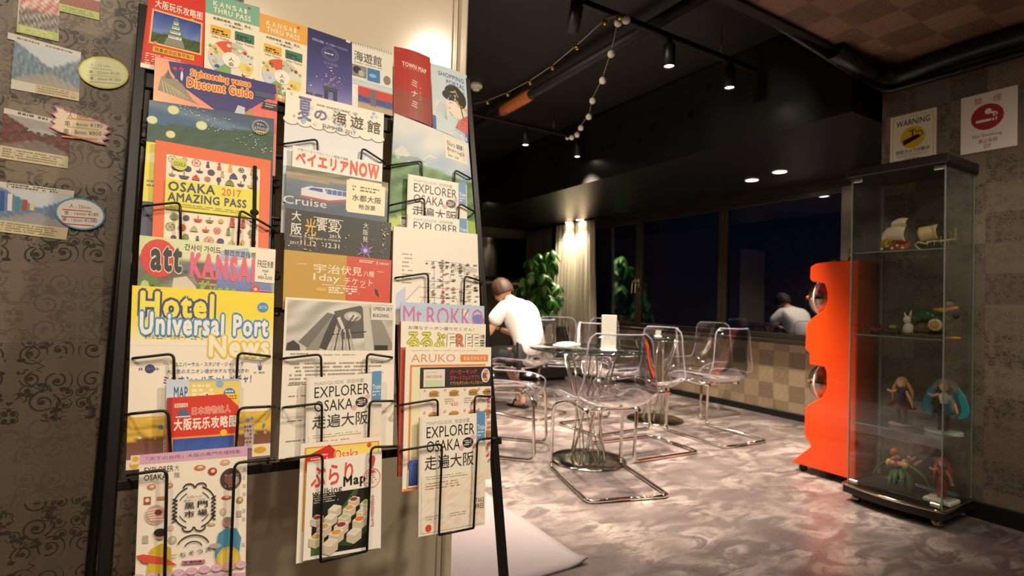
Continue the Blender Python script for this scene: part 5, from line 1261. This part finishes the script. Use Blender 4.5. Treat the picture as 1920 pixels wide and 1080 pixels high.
for i in range(90): x = rq.choice((rq.uniform(0, 1), rq.gauss(.20, .03), rq.gauss(.93, .02))); s.ell(min(.99, max(.01, x)), rq.uniform(.45, .98) if x < .9 else rq.uniform(.05, .98), rq.choice((.003, .005, .008)), None, rq.choice(('d8b878', 'e8d8b0', 'c88a5c')), 6)
s.build('leaflet', 'black festival leaflet with gold sparks and a violet star flower', 'leaflet')
s = leaflet((533, 468), (734, 488), (730, 590), (530, 580), .064, base='c49a2c'); s.vk = .72
s.rect(.0, 0, .56, 1.38, 'c1972e').rect(.56, 0, 1, 1.38, 'cf4426')
s.text('宇治', .26, .26, .50, .48, 'f3ead6', -.0).text('伏見', .51, .26, .71, .48, 'f3ead6', -.0).text('八幡', .725, .33, .83, .48, 'f3ead6', -.0)
s.text('1day', .26, .50, .50, .72, 'f3ead6', -.01).text('チケット', .54, .54, .82, .72, 'f3ead6', .0).small(.34, .745, .75, 1, .03, 'f3ead6', 2, .02).small(.40, .80, .69, 3, .055, 'f3ead6', 3, .035)
s.line([(.11, .30), (.20, .30)], .006, 'f3ead6').line([(.86, .33), (.93, .33)], .006, 'f3ead6').text('KEIHAN', .88, .09, .97, .14, 'f3ead6', .03).text('(', .85, .06, .865, .16, 'f3ead6', .04).small(.68, .07, .83, 2, .04, 'f3ead6', 6, .02)
s.ell(.33, .88, .05, .05, 'd8b050').poly([(.84, .76), (.87, .80), (.89, .98), (.85, .90)], '2a2420')
s.build('leaflet', 'ticket leaflet, mustard left half and red right half with white lettering', 'leaflet')
s = leaflet((535, 557), (742, 569), (736, 835), (522, 861), .076, th=.0035, base='efe8d8', wav=.0015)
nz = noise2(81)
s.pic(.02, .015, .975, .345, 34, 20, lambda a, b: mixc(H('a8a498'), H('d8d4c8'), .5+.9*nz(a*2, b*2)))
s.poly([(.18, .345), (.33, .14), (.45, .10), (.38, .22), (.30, .345)], '8f8b80').poly([(.12, .29), (.36, .09), (.42, .10), (.20, .33)], '6f6b62').poly([(.42, .08), (.66, .03), (.70, .06), (.70, .26), (.50, .27), (.44, .16)], '5a564e').ell(.59, .11, .08, .035, 'b8b4a8').ell(.59, .105, .05, .018, 'd4d0c4')
s.poly([(.34, .24), (.42, .10), (.46, .12), (.42, .24), (.36, .345), (.30, .33)], '3c3a34').poly([(.68, .03), (.74, .04), (.80, .345), (.71, .345)], 'c8c4b8').poly([(.74, .04), (.86, .12), (.975, .30), (.975, .345), (.80, .345)], '8f8b80').line([(.40, .24), (.72, .215)], .010, '2c2a26').line([(.46, .12), (.52, .22)], .03, 'd4d0c4').line([(.52, .20), (.60, .10)], .012, '3c3a34').line([(.52, .22), (.64, .11)], .010, '3c3a34')
for i in range(7): s.line([(.40+.035*i, .345), (.45+.018*i, .20)], .012, '4a4840' if i % 2 else 'b0aca0')
s.poly([(.02, .345), (.03, .30), (.08, .28), (.13, .31), (.14, .345)], '33312c').rect(.80, .31, .93, .345, '23211e').rect(.76, .02, .975, .13, 'dcd8cc')
s.text('UMEDA SKY', .78, .035, .965, .06, '2c2a26', .05).text('BUILDING', .78, .085, .93, .108, '2c2a26', .05)
s.small(.06, .365, .22, 1, .012, '6a665c', 3).small(.32, .372, .66, 1, .012, 'a8a498', 4).small(.06, .425, .93, 6, .024, '9a968a', 5, .010)
for y in (.56, .63, .70, .78, .90): s.small(.05, y, .22, 1, .012, '6a665c', int(y*100))
s.build('brochure', 'white sheet with a black-and-white photo of a twin tower, middle column', 'brochure')
def explorer(q, n, label, full=True, th=.006, wav=.0):
    s = leaflet(*q, n, th=th, base='efe8da', wav=wav); W = .845
    s.rect(.0, .0, .035, 1, 'e4dccb').rect(W, .01, 1, 1, 'e9e0cc')
    s.text('MAP/GUIDE', .10, .045, .47, .075, 'a8a296', -.01).text('旅遊地圖', .51, .04, .74, .078, 'b0aa9e', .0)
    s.text('EXPLORER', .10, .09, .82, .19, '201d1a', .005).text('OSAKA', .10, .215, .60, .315, '201d1a', .0)
    s.ell(.72, .262, .085, .048, '28241f').small(.66, .24, .78, 3, .018, 'efe8da', 3, .009)
    for x, y in ((.80, .215), (.62, .305), (.82, .295)):
        for k in range(5): s.ell(x+.022*math.cos(k*1.257), y+.014*math.sin(k*1.257), .018, .011, 'e2aeb8', 8)
    s.text('走遍大阪', .08, .345, .81, .465, '2a2622', -.005)
    s.rect(W+.01, -.015, .985, .245, '5a93c0').text('Train', W+.02, .11, .975, .155, 'e8ece8', .04).small(W+.02, .17, .97, 2, .03, 'd8e0e0', 2, .014)
    s.poly([(W+.01, .245), (.985, .245), (.985, .265), (.92, .25), (W+.01, .27)], '5a93c0')
    if full:
        nz = noise2(91); s.pic(.04, .52, .98, .98, 40, 44, lambda a, b: mixc(H('efe6d4'), H('eab592'), max(0, .55-abs(nz(a*3+.3, b*4)-.1)*1.6)*.9*(min(1, b*3+max(0, a-.3)))))
        s.small(.09, .52, .72, 2, .02, '8a7a6a', 3, .007).small(.09, .575, .60, 3, .022, 'a06a54', 4, .010).small(.10, .85, .35, 2, .02, '8aa8a8', 6, .009).small(.45, .85, .72, 2, .02, 'a88a94', 7, .009).ell(.14, .945, .045, None, 'd8482c').text('TAKE', W+.0, .76, .98, .80, '4a2c28', .03).text('FREE', W+.0, .81, .98, .85, '4a2c28', .03)
    return s.build('map_guide', label, 'booklet')
explorer(((575, 709), (717, 698), (712, 905), (571, 925)), .098, 'white map guide with blue side tab in the middle column')
s = leaflet((564, 832), (715, 818), (714, 1028), (555, 1057), .116, th=.003, base='f0e8d8')
s.rect(.05, .04, .97, .98, 'e08a24').rect(.065, .05, .955, .97, 'f2dc6c').poly([(.06, .12), (.34, .03), (.42, .09), (.42, .16), (.07, .26)], 'd0281c').small(.12, .11, .34, 2, .03, 'f0c8a8', 3, .014).text('Osaka', .40, .085, .70, .17, 'd8502c', .02, out='f6e8c8', ow=.04).ell(.84, .07, .03, None, 'd8502c')
s.rect(.05, .75, .97, 1, 'e0d8c8')
s.build('leaflet', 'yellow and orange framed leaflet behind the walking map', 'leaflet')
s = leaflet((576, 866), (716, 846), (714, 1027), (568, 1052), .124, th=.003, base='f2ecdf')
s.text('ぶらり', .06, .07, .60, .28, 'd8503c', .06).text('!', .82, .03, .90, .22, 'd8503c', .04)
s.text('walking', .08, .315, .46, .39, '3a322c', .03, slope=-.02).text('Map', .48, .215, .77, .345, '1c1814', .08, slope=-.01)
s.ring(.86, .27, .125, None, .012, 'd88a84', 24).small(.78, .21, .94, 5, .025, 'd88a84', 3, .012)
s.rect(.09, .36, .82, .965, '17140f').small(.10, .37, .42, 4, .022, 'c8c4b4', 4, .010)
s.poly([(.40, .60), (.62, .36), (.68, .36), (.60, .56), (.42, .68)], '3c5c2c').poly([(.09, .965), (.09, .80), (.28, .965)], '45682f').poly([(.42, .90), (.78, .72), (.82, .80), (.60, .93)], '2c4a24')
rq = random.Random(9)
def roll(x, y, k, top):
    s.poly([(x-.085*k, y), (x-.01*k, y-.045*k), (x+.09*k, y-.02*k), (x+.085*k, y+.06*k), (x-.0*k, y+.10*k), (x-.085*k, y+.07*k)], 'cbbda4')
    s.poly([(x-.085*k, y), (x-.01*k, y-.045*k), (x+.09*k, y-.02*k), (x+.01*k, y+.03*k)], 'e8dfc8'); s.ell(x, y-.01*k, .055*k, .022*k, top, 9)
for x, y, k, t in ((.62, .47, .9, 'a0302c'), (.78, .52, .9, 'a8c070'), (.37, .53, 1., 'e8dfc8'), (.56, .55, 1., 'd8a060'), (.74, .60, 1., 'd8cfb4'), (.32, .61, 1., 'e8e0cc'), (.50, .63, 1., 'b8c888'), (.15, .60, .9, '9a3430'), (.70, .68, 1.1, 'e8752c'), (.46, .71, 1.1, '8a3430'), (.24, .70, 1.1, 'd8a05c'), (.15, .79, 1.1, 'c8a848'), (.40, .78, 1.15, 'e09a3c'), (.63, .80, 1.15, 'e0d6c0'), (.32, .87, 1.2, 'e0d6c0')): roll(x, y, k, t)
s.small(.86, .45, .90, 16, .02, 'd89a90', 6, .012)
s.build('leaflet', 'white walking map with a photo of pressed sushi on a black ground', 'leaflet')
# ---------------- column 3
s = leaflet((739, 87), (807, 108), (810, 238), (738, 214), .010, bend=.006, base='b03226')
s.rect(.0, .0, 1, 1, 'b23325').rect(0, .62, 1, 1, '9c4a3c')
s.text('TOWN MAP', .20, .20, .86, .265, 'f0e0d0', .05, slope=.015).small(.22, .285, .78, 1, .012, 'e0a898', 2).small(.06, .05, .18, 1, .01, 'e0a898', 3)
for i, ch in enumerate('ミナミ'): s.text(ch, .44, .44+.15*i, .60, .53+.15*i, 'f0e0d0', .02)
s.small(.66, .52, .69, 9, .02, 'e0b8a8', 5, .012)
s.build('leaflet', 'curved red leaflet marked TOWN MAP at the top of the right column', 'leaflet')
s = leaflet((808, 118), (875, 141), (878, 270), (812, 240), .0095, bend=.003, base='c8d8dc')
s.rect(0, 0, 1, 1, 'c9dade').text('SHOPPING', .18, .09, .90, .155, '3a4c8c', .04).text('PORTAL', .40, .185, .92, .25, '3a4c8c', .04).text('大阪', .80, .28, .92, .315, '3a4c8c', .03)
s.poly([(0, .76), (.10, .55), (.36, .50), (.46, .60), (.42, .80)], 'dfe0d4')
for i in range(6): s.line([(.40, .80), (.02+.06*i, .70-.04*i)], .010, 'b8bcb0')
s.ell(.66, .55, .27, .17, 'efe0cc').ell(.60, .36, .26, .12, '1f1b1a').ell(.45, .42, .18, .07, '1f1b1a').ell(.80, .42, .16, .12, '1f1b1a').line([(.50, .36), (.66, .33)], .03, 'd8b850').line([(.62, .31), (.72, .40)], .02, 'd8b850').poly([(.66, .45), (.98, .52), (.98, .57), (.70, .52)], 'd8b850').line([(.78, .50), (.88, .70)], .03, '1f1b1a')
s.line([(.46, .53), (.54, .515)], .012, '3a2a24').line([(.44, .60), (.50, .61)], .016, 'b8403a').line([(.47, .66), (.56, .70)], .010, '6a4a3a').poly([(.62, .86), (.72, .74), (1, .60), (1, .88)], 'cf5a50').small(.70, .72, .98, 6, .025, 'e8a090', 3, .010)
s.poly([(0, .80), (1, .86), (1, 1), (0, 1)], '3c58a8').small(.60, .88, .96, 2, .02, 'c8d0e8', 5, .009).text('Vol.', .62, .94, .76, .975, 'f0ece4', .03).text('11', .78, .93, .95, .98, 'f0ece4', .06)
s.build('leaflet', 'pale blue shopping leaflet with a woodblock-style woman holding a fan', 'leaflet')
s = leaflet((739, 212), (878, 269), (893, 445), (728, 432), .022, th=.005, bend=.003, base='d8dcd0')
nz = noise2(101)
def nara(a, b):
    if b < .38+.05*a: c = mixc(H('dfe0da'), H('8fb0cc'), (b-.10)*2.6+.25*nz(a*2, b*2))
    else: c = mixc(H('6f9a5a'), H('35652c'), .5+.8*nz(a*4, b*5))
    if b > .86+.05*nz(a*2, 0): c = mixc(H('b8cf5c'), H('9cbf4c'), a)
    return mixc(c, H('c8d8c8'), max(0, .4-abs(b-.40)*9))
s.pic(0, 0, 1, 1, 30, 34, nara)
s.poly([(.02, .33), (.12, .26), (.22, .33), (.16, .36), (.04, .36)], 'd8d8cc').poly([(.36, .34), (.46, .27), (.52, .28), (.70, .36), (.74, .39), (.40, .39)], 'e4dccb').poly([(.10, .36), (.30, .33), (.40, .36), (.30, .39), (.08, .40)], '8fa6a0')
s.vk = .75; s.rect(.66, .05, .96, .33, 'ece4d2').ring(.81, .19, .155, .145, .006, '5a5040', 4, 45, 405)
s.text('Nara', .69, .085, .80, .15, '4a4438', -.01).text('Ikaruga', .69, .17, .93, .24, '4a4438', -.01).rect(.82, .09, .90, .15, '3a4c7c').small(.83, .10, .89, 2, .025, 'e8e4dc', 3, .012).text('奈良・斑鳩', .70, .27, .84, .30, '6a6454')
s.vk = 1.; s.rect(.12, .87, .22, .98, 'dcd8c8').rect(.13, .88, .22, .90, '2c3a34').small(.13, .92, .22, 3, .02, '8a9484', 4, .008)
s.build('brochure', 'green hillside brochure under a pale sky, behind the map guides', 'brochure')
explorer(((765, 326), (875, 346), (877, 510), (760, 495)), .040, 'white map guide with blue tab, upper one of two in the right column top', False, .004)
explorer(((764, 401), (877, 413), (878, 560), (760, 550)), .055, 'white map guide with blue tab, mostly hidden above the route map sheet', False, .004)
s = leaflet((738, 424), (895, 439), (901, 612), (734, 608), .062, th=.006, base='efe8d8')
rq = random.Random(14)
s.small(.10, .28, .22, 8, .042, '8a867c', 3, .012)
s.line([(.46, .34), (.46, .95)], .006, '8a8ab8').line([(.56, .31), (.56, .95)], .006, 'b07a8c').line([(.36, .34), (.76, .34), (.98, .40)], .005, 'a8a49a').line([(.30, .62), (.98, .62)], .005, 'b07a8c').line([(.30, .72), (.72, .72), (.78, .90)], .006, '8aa88a').line([(.68, .34), (.64, .55), (.40, .55)], .005, '8a8ab8').line([(.05, .86), (.30, .60)], .012, 'b8bce0').line([(.20, .95), (.36, .70)], .006, 'c07a94').line([(.82, .36), (.82, .50), (.98, .50)], .005, 'a8a49a')
s.poly([(.04, .92), (.04, .70), (.14, .62), (.14, .80)], 'c4cce8').ell(.56, .66, .02, None, 'c04a5c').ell(.56, .755, .02, None, 'c04a5c')
d_ = 0
for i in range(150):
    x = rq.choice((.43, .53, .59, .66, .75, .84, .93, rq.uniform(.3, .97), rq.uniform(.3, .97))); y = rq.uniform(.33, .97)
    s.rect(x, y, x+rq.uniform(.02, .05), y+.010, rq.choice(('7a766c', '8a867c', '5a564e')))
for i in range(14): s.rect(.70+.02*i, .36+.003*i, .706+.02*i, .42, '8a867c')
s.build('route_map', 'white railway route map sheet in the right column', 'leaflet')
s = leaflet((751, 566), (908, 574), (908, 700), (750, 700), .080, base='b4cce0')
s.rect(0, 0, 1, .40, 'b6cde0').ell(.92, .22, .075, .09, '7a86c8').ell(.76, .13, .035, .06, 'e8e8dc').poly([(.05, .38), (.14, .26), (.22, .38)], 'e0dcc8')
s.text('Mt.ROKKO', .03, .05, .985, .33, 'cf6aa4', -.02, slope=.0)
s.build('brochure', 'pale blue brochure headed in thin pink capitals', 'brochure')
s = leaflet((752, 602), (911, 608), (905, 870), (747, 894), .088, th=.008, base='f0ead8', edge='b84a3c')
s.rect(0, .18, .05, 1, 'c8503c').rect(.05, .6, .08, 1, 'd8b84c')
s.text('お得なクーポン盛りだくさん！', .08, .03, .85, .055, '4a463c')
for i, ch in enumerate('るるぶ'): s.text(ch, .07+.15*i, .075, .20+.15*i, .19, 'd8d83c', .05, out='3a3a28', ow=.03)
for ch, x0, x1, c in (('F', .53, .62, 'f0ead8'), ('R', .64, .73, 'e07050'), ('E', .75, .82, 'f0ead8'), ('E', .84, .91, 'f0ead8')): s.text(ch, x0, .085, x1, .185, c, .05, out='5a564a', ow=.03)
s.text('大阪', .93, .08, .985, .11, '3a362c', .03).small(.93, .12, .99, 4, .018, '4a463c', 3, .010)
s.build('magazine', 'free coupon magazine with yellow outlined hiragana in the right column', 'magazine')
s = leaflet((761, 650), (921, 651), (919, 898), (754, 922), .098, th=.0045, base='f2ead8')
s.text('ARUKO', .06, .055, .56, .115, 'd89a6a', -.015).rect(.62, .06, .96, .115, 'e8893a').text('おおさかミナミ', .66, .072, .93, .104, 'f4e8d8', .04).small(.06, .025, .9, 1, .012, 'd8b898', 3, .006)
s.rect(.05, .135, .93, .15, 'e8893a').rect(.05, .135, .07, .86, 'e8893a').rect(.075, .15, .93, .86, 'ece6bc')
s.rect(.16, .155, 1.0, .31, '2c2220').rect(.20, .17, .44, .30, 'e6ddd0').rect(.22, .25, .42, .30, 'c8d8b0').text('FIND YOUR BK', .23, .215, .41, .235, 'c0392b', .03).small(.23, .19, .36, 1, .01, 'a8a49c', 3)
s.text('バーガーキング', .50, .175, .82, .21, 'd8342c', .05).text('スマートフォンアプリ', .50, .22, .85, .255, 'd8342c', .05).text('アプリをダウンロードしておトク', .50, .265, .90, .29, 'e0a840', .03)
s.ell(.93, .225, .055, .055, 'e8e0d0').ell(.935, .225, .045, .045, '3a5aa0', 16, 60, 300).ell(.93, .205, .035, .02, 'e8a040', 12, 180, 360).ell(.93, .245, .035, .018, 'e8a040', 12, 0, 180).text('BURGER', .90, .208, .965, .222, 'c8342c', .05).text('KING', .905, .226, .955, .241, 'c8342c', .05)
s.rect(.16, .315, 1, .80, 'eee2d2')
for j, y in enumerate((.345, .50, .66)):
    for i, x in enumerate((.32, .55, .78, .95)):
        s.ell(x, y+.018, .065 if i < 3 else .045, .012, 'b8763c', 12, 0, 180); s.rect(x-.055, y+.008, x+.045, y+.018, '6a9a44'); s.rect(x-.055, y+.0, x+.045, y+.008, 'a84430'); s.ell(x, y+.002, .060 if i < 3 else .045, .020, 'c88a48', 12, 180, 360)
        s.text(('750', '650', '690', '580')[i], x-.03 if i < 3 else x, y+.075, x+.045, y+.10, 'd86a7c', .03); s.small(x-.11, y+.045, x-.0, 3, .016, 'a89c90', i+j*5, .007); s.ell(x-.105, y-.018, .014, None, 'd8a0a0', 8)
s.rect(.05, .87, .17, .98, 'f2ead8').pic(.055, .80, .17, .97, 6, 12, lambda a, b: mixc(H('5c74c4'), H('24386c'), b)).rect(0, .985, .2, 1, 'e8893a')
s.small(.95, .33, .99, 14, .04, 'd86a7c', 8, .018)
s.build('newspaper', 'orange-framed food paper with a black coupon strip and rows of burgers', 'leaflet')
explorer(((787, 783), (911, 773), (909, 984), (784, 1007)), .118, 'white map guide with peach map drawing, lowest pocket of the right column', True, .006)

# ================================================================== pictures taped to the papered wall
def wp(u, v, n=.0): p = at(u, v, 'Y', YB-.0015-n); return p
def card(tl, tr, br, bl, n=0., **k): return Sheet(wp(*tl, n), wp(*tr, n), wp(*br, n), wp(*bl, n), (0, -1, 0), th=.001, **k)
def street(seed, cols):
    nz = noise2(seed)
    def f(a, b):
        v = abs(a-.55)*1.3
        c = mixc(H(cols[0]), H(cols[1]), .5+.8*nz(a*7, b*3)) if b > .5-v*.75 and b < .62+v*.5 else (H(cols[2]) if b <= .5-v*.75 else mixc(H(cols[3]), H(cols[4]), b))
        return mixc(c, H(cols[5]), .35*max(0, nz(a*11+2, b*9)))
    return f
s = card((36, -18), (112, 0), (110, 78), (31, 60), base='cfc8bc')
nz = noise2(5); s.pic(.03, .0, 1, .82, 18, 14, lambda a, b: mixc(H('b8443c'), H('e6dccf'), .5+.9*nz(a*3, b*3)) if b < .5 else mixc(H('3c3834'), H('c8c0b4'), .5+.8*nz(a*5, b*5))).rect(.0, .80, 1, 1, 'b4c46a').small(.08, .84, .9, 3, .045, 'e8e8c8', 3, .02)
s.build('wall_picture', 'laminated red and white picture with green caption, top left of the papered wall', 'picture', mat=GLOSSP)
s = card((112, -50), (188, -32), (186, 38), (110, 20), base='cfc8bc')
s.pic(.0, .5, 1, .80, 18, 10, lambda a, b: mixc(H('5c5448'), H('c84a3c'), .5+.9*nz(a*5, b*5))).rect(.0, .80, 1, 1, 'b4c46a').small(.08, .85, .9, 3, .045, '5a6a3a', 3, .02)
s.build('wall_picture', 'laminated picture with a green caption strip cut by the top of the frame', 'picture', mat=GLOSSP)
s = card((28, 66), (152, 100), (148, 190), (20, 166), base='dcd6c8')
s.pic(.0, .10, 1, .82, 26, 16, street(3, ('8fa6b4', '5f7080', 'c8d4dc', '8a8478', 'a8a498', 'e8e4dc'))).rect(-.10, -.02, 1, .10, 'd8d4cc').small(.03, .02, .9, 1, .05, '8a867c', 2, .035).rect(.35, .82, 1, 1, 'cfc29c').small(.38, .845, .96, 3, .045, '8a7c5c', 4, .02)
s.build('wall_picture', 'shiny laminated street picture beside the yellow speech bubble', 'picture', mat=GLOSSP)
s = card((8, 202), (132, 230), (127, 316), (-4, 296), base='d8cba8')
s.rect(.0, .0, 1, .10, 'dcd8d0').small(.2, .02, .7, 1, .05, '6a665c', 3, .045).pic(.0, .11, 1, .74, 28, 16, street(8, ('8c4238', '4a4440', 'a8a49c', '6a6058', '847a70', 'd8ccc0')))
s.ell(.58, .36, .22, .09, 'b8b4ac', 20, 180, 360)
for i in range(4): s.ell(.42+.11*i, .38, .035, .04, '5a5c58', 10)
s.small(.05, .785, .95, 4, .048, '9a8c64', 5, .022)
s.build('wall_picture', 'picture of an arcade with red stalls beside the pink jagged note', 'picture')
s = card((-2, 340), (140, 358), (124, 450), (-4, 434), base='d8cba8')
s.rect(.0, .0, 1, .11, 'dcd8d0').small(.10, .015, .8, 2, .045, '6a665c', 7, .03).pic(.0, .12, .98, .76, 30, 16, street(15, ('5a86b0', '8a8ca0', 'cfd6dc', '8c8c94', 'a4a4a8', 'e0d8cc')))
for i, c in enumerate(('3c64a0', 'e8e4dc', '4a9a9c', 'b8543c', 'dccf9c')): s.rect(.02+.10*i, .18+.04*i, .08+.10*i, .58-.02*i, c)
s.small(.04, .80, .85, 4, .045, '9a8c64', 9, .02)
s.build('wall_picture', 'picture of a shopping street under blue signs beside the oval bubble note', 'picture')
def note(outline, base, edge, label, lines, n=.003, uw=None):
    us = [p[0] for p in outline]; vs = [p[1] for p in outline]; u0, u1, v0, v1 = min(us), max(us), min(vs), max(vs)
    c = MB(); f_ = [wp(u, v, n) for u, v in outline]; b_ = [wp(u, v, n-.0012) for u, v in outline]; k = len(outline)
    s = Sheet(wp(u0, v0, n), wp(u1, v0, n), wp(u1, v1, n), wp(u0, v1, n), (0, -1, 0), th=.001)
    s.v, s.f, s.col = [], [], []; s.L = 0
    to = lambda u, v: ((u-u0)/(u1-u0), (v-v0)/(v1-v0)); cc = to(sum(us)/k, sum(vs)/k)
    pts = [to(*p) for p in outline]
    s.quad([s.P(x, y, 0) for x, y in pts][::-1], lin(edge)); s.quad([s.P(x, y, -.001) for x, y in pts], lin(base))
    for i in range(k): j = (i+1) % k; s.quad([s.P(*pts[i], 0), s.P(*pts[i], -.001), s.P(*pts[j], -.001), s.P(*pts[j], 0)], lin(edge))
    s.L = 3; s.poly([(cc[0]+(x-cc[0])*.93, cc[1]+(y-cc[1])*.90) for x, y in pts], base)
    for (t, x0, y0, x1, y1, c, b) in lines:
        if t: s.text(t, x0, y0, x1, y1, c, b, slope=.06)
        else: s.poly([(x0, y0), (x1, y0+.08), (x1, y1+.08), (x0, y1)], c)
    return s.build('paper_note', label, 'note')
el = lambda cu, cv, ru, rv, tilt, n_=28: [(cu+ru*math.cos(a), cv+rv*math.sin(a)+tilt*math.cos(a)*ru) for a in np.linspace(0, 2*math.pi, n_+1)[:-1]]
note(el(194, 136, 47, 30, .10), 'ecebb4', 'd8d65a', 'pale yellow speech bubble note taped to the wall', [('人 : 10 min', .22, .20, .62, .30, '6a8aa8', 0), (0, .2, .34, .66, .36, '8ab4c8', 0), ('車 : 22min ¥130', .20, .42, .82, .53, '6a8a6a', 0), (0, .18, .56, .8, .58, 'a8c88a', 0), ('車 : 20min ¥1,050', .22, .62, .84, .73, '6a6a5a', 0), (0, .22, .77, .84, .79, '8ab4c8', 0)])
zig = []
for i in range(9): zig.append((106+10.4*i+(3 if i % 2 else 0), 198+2.6*i+(0 if i % 2 else 5)))
zz = [(102, 198), (118, 203), (120, 207), (165, 219), (205, 236), (200, 243), (208, 248), (196, 254), (204, 260), (192, 264), (200, 272), (186, 270), (150, 260), (108, 247), (92, 238), (102, 232), (94, 226), (104, 220), (96, 212), (106, 208)]
note(zz, 'f0dcc0', 'd08aa4', 'pink-edged jagged note with handwritten travel times taped to the wall', [('人 : 35min', .30, .16, .62, .30, '4a443c', 0), (0, .28, .30, .80, .34, 'e89a5c', 0), ('車 : 4min ¥180', .24, .38, .86, .52, '4a443c', 0), (0, .28, .52, .8, .55, 'b8c86a', 0), ('車 : 8min ¥800', .22, .58, .84, .72, '4a443c', 0), (0, .20, .76, .78, .80, 'e89a5c', 0)])
note(el(150, 401, 47, 30, .10), 'f2ece4', '5c9cc4', 'white oval note with blue outline and red underlined travel times', [('人 : 25min', .28, .18, .70, .31, '4a443c', 0), (0, .14, .34, .72, .37, 'd0443c', 0), ('車 : 16min ¥180', .18, .40, .86, .53, '4a443c', 0), (0, .12, .56, .82, .59, 'd0443c', 0), ('車 : 12min ¥1,080', .14, .60, .84, .73, '4a443c', 0), (0, .14, .78, .78, .81, 'd0443c', 0)])
bpy.data.scenes.remove(_tmp)
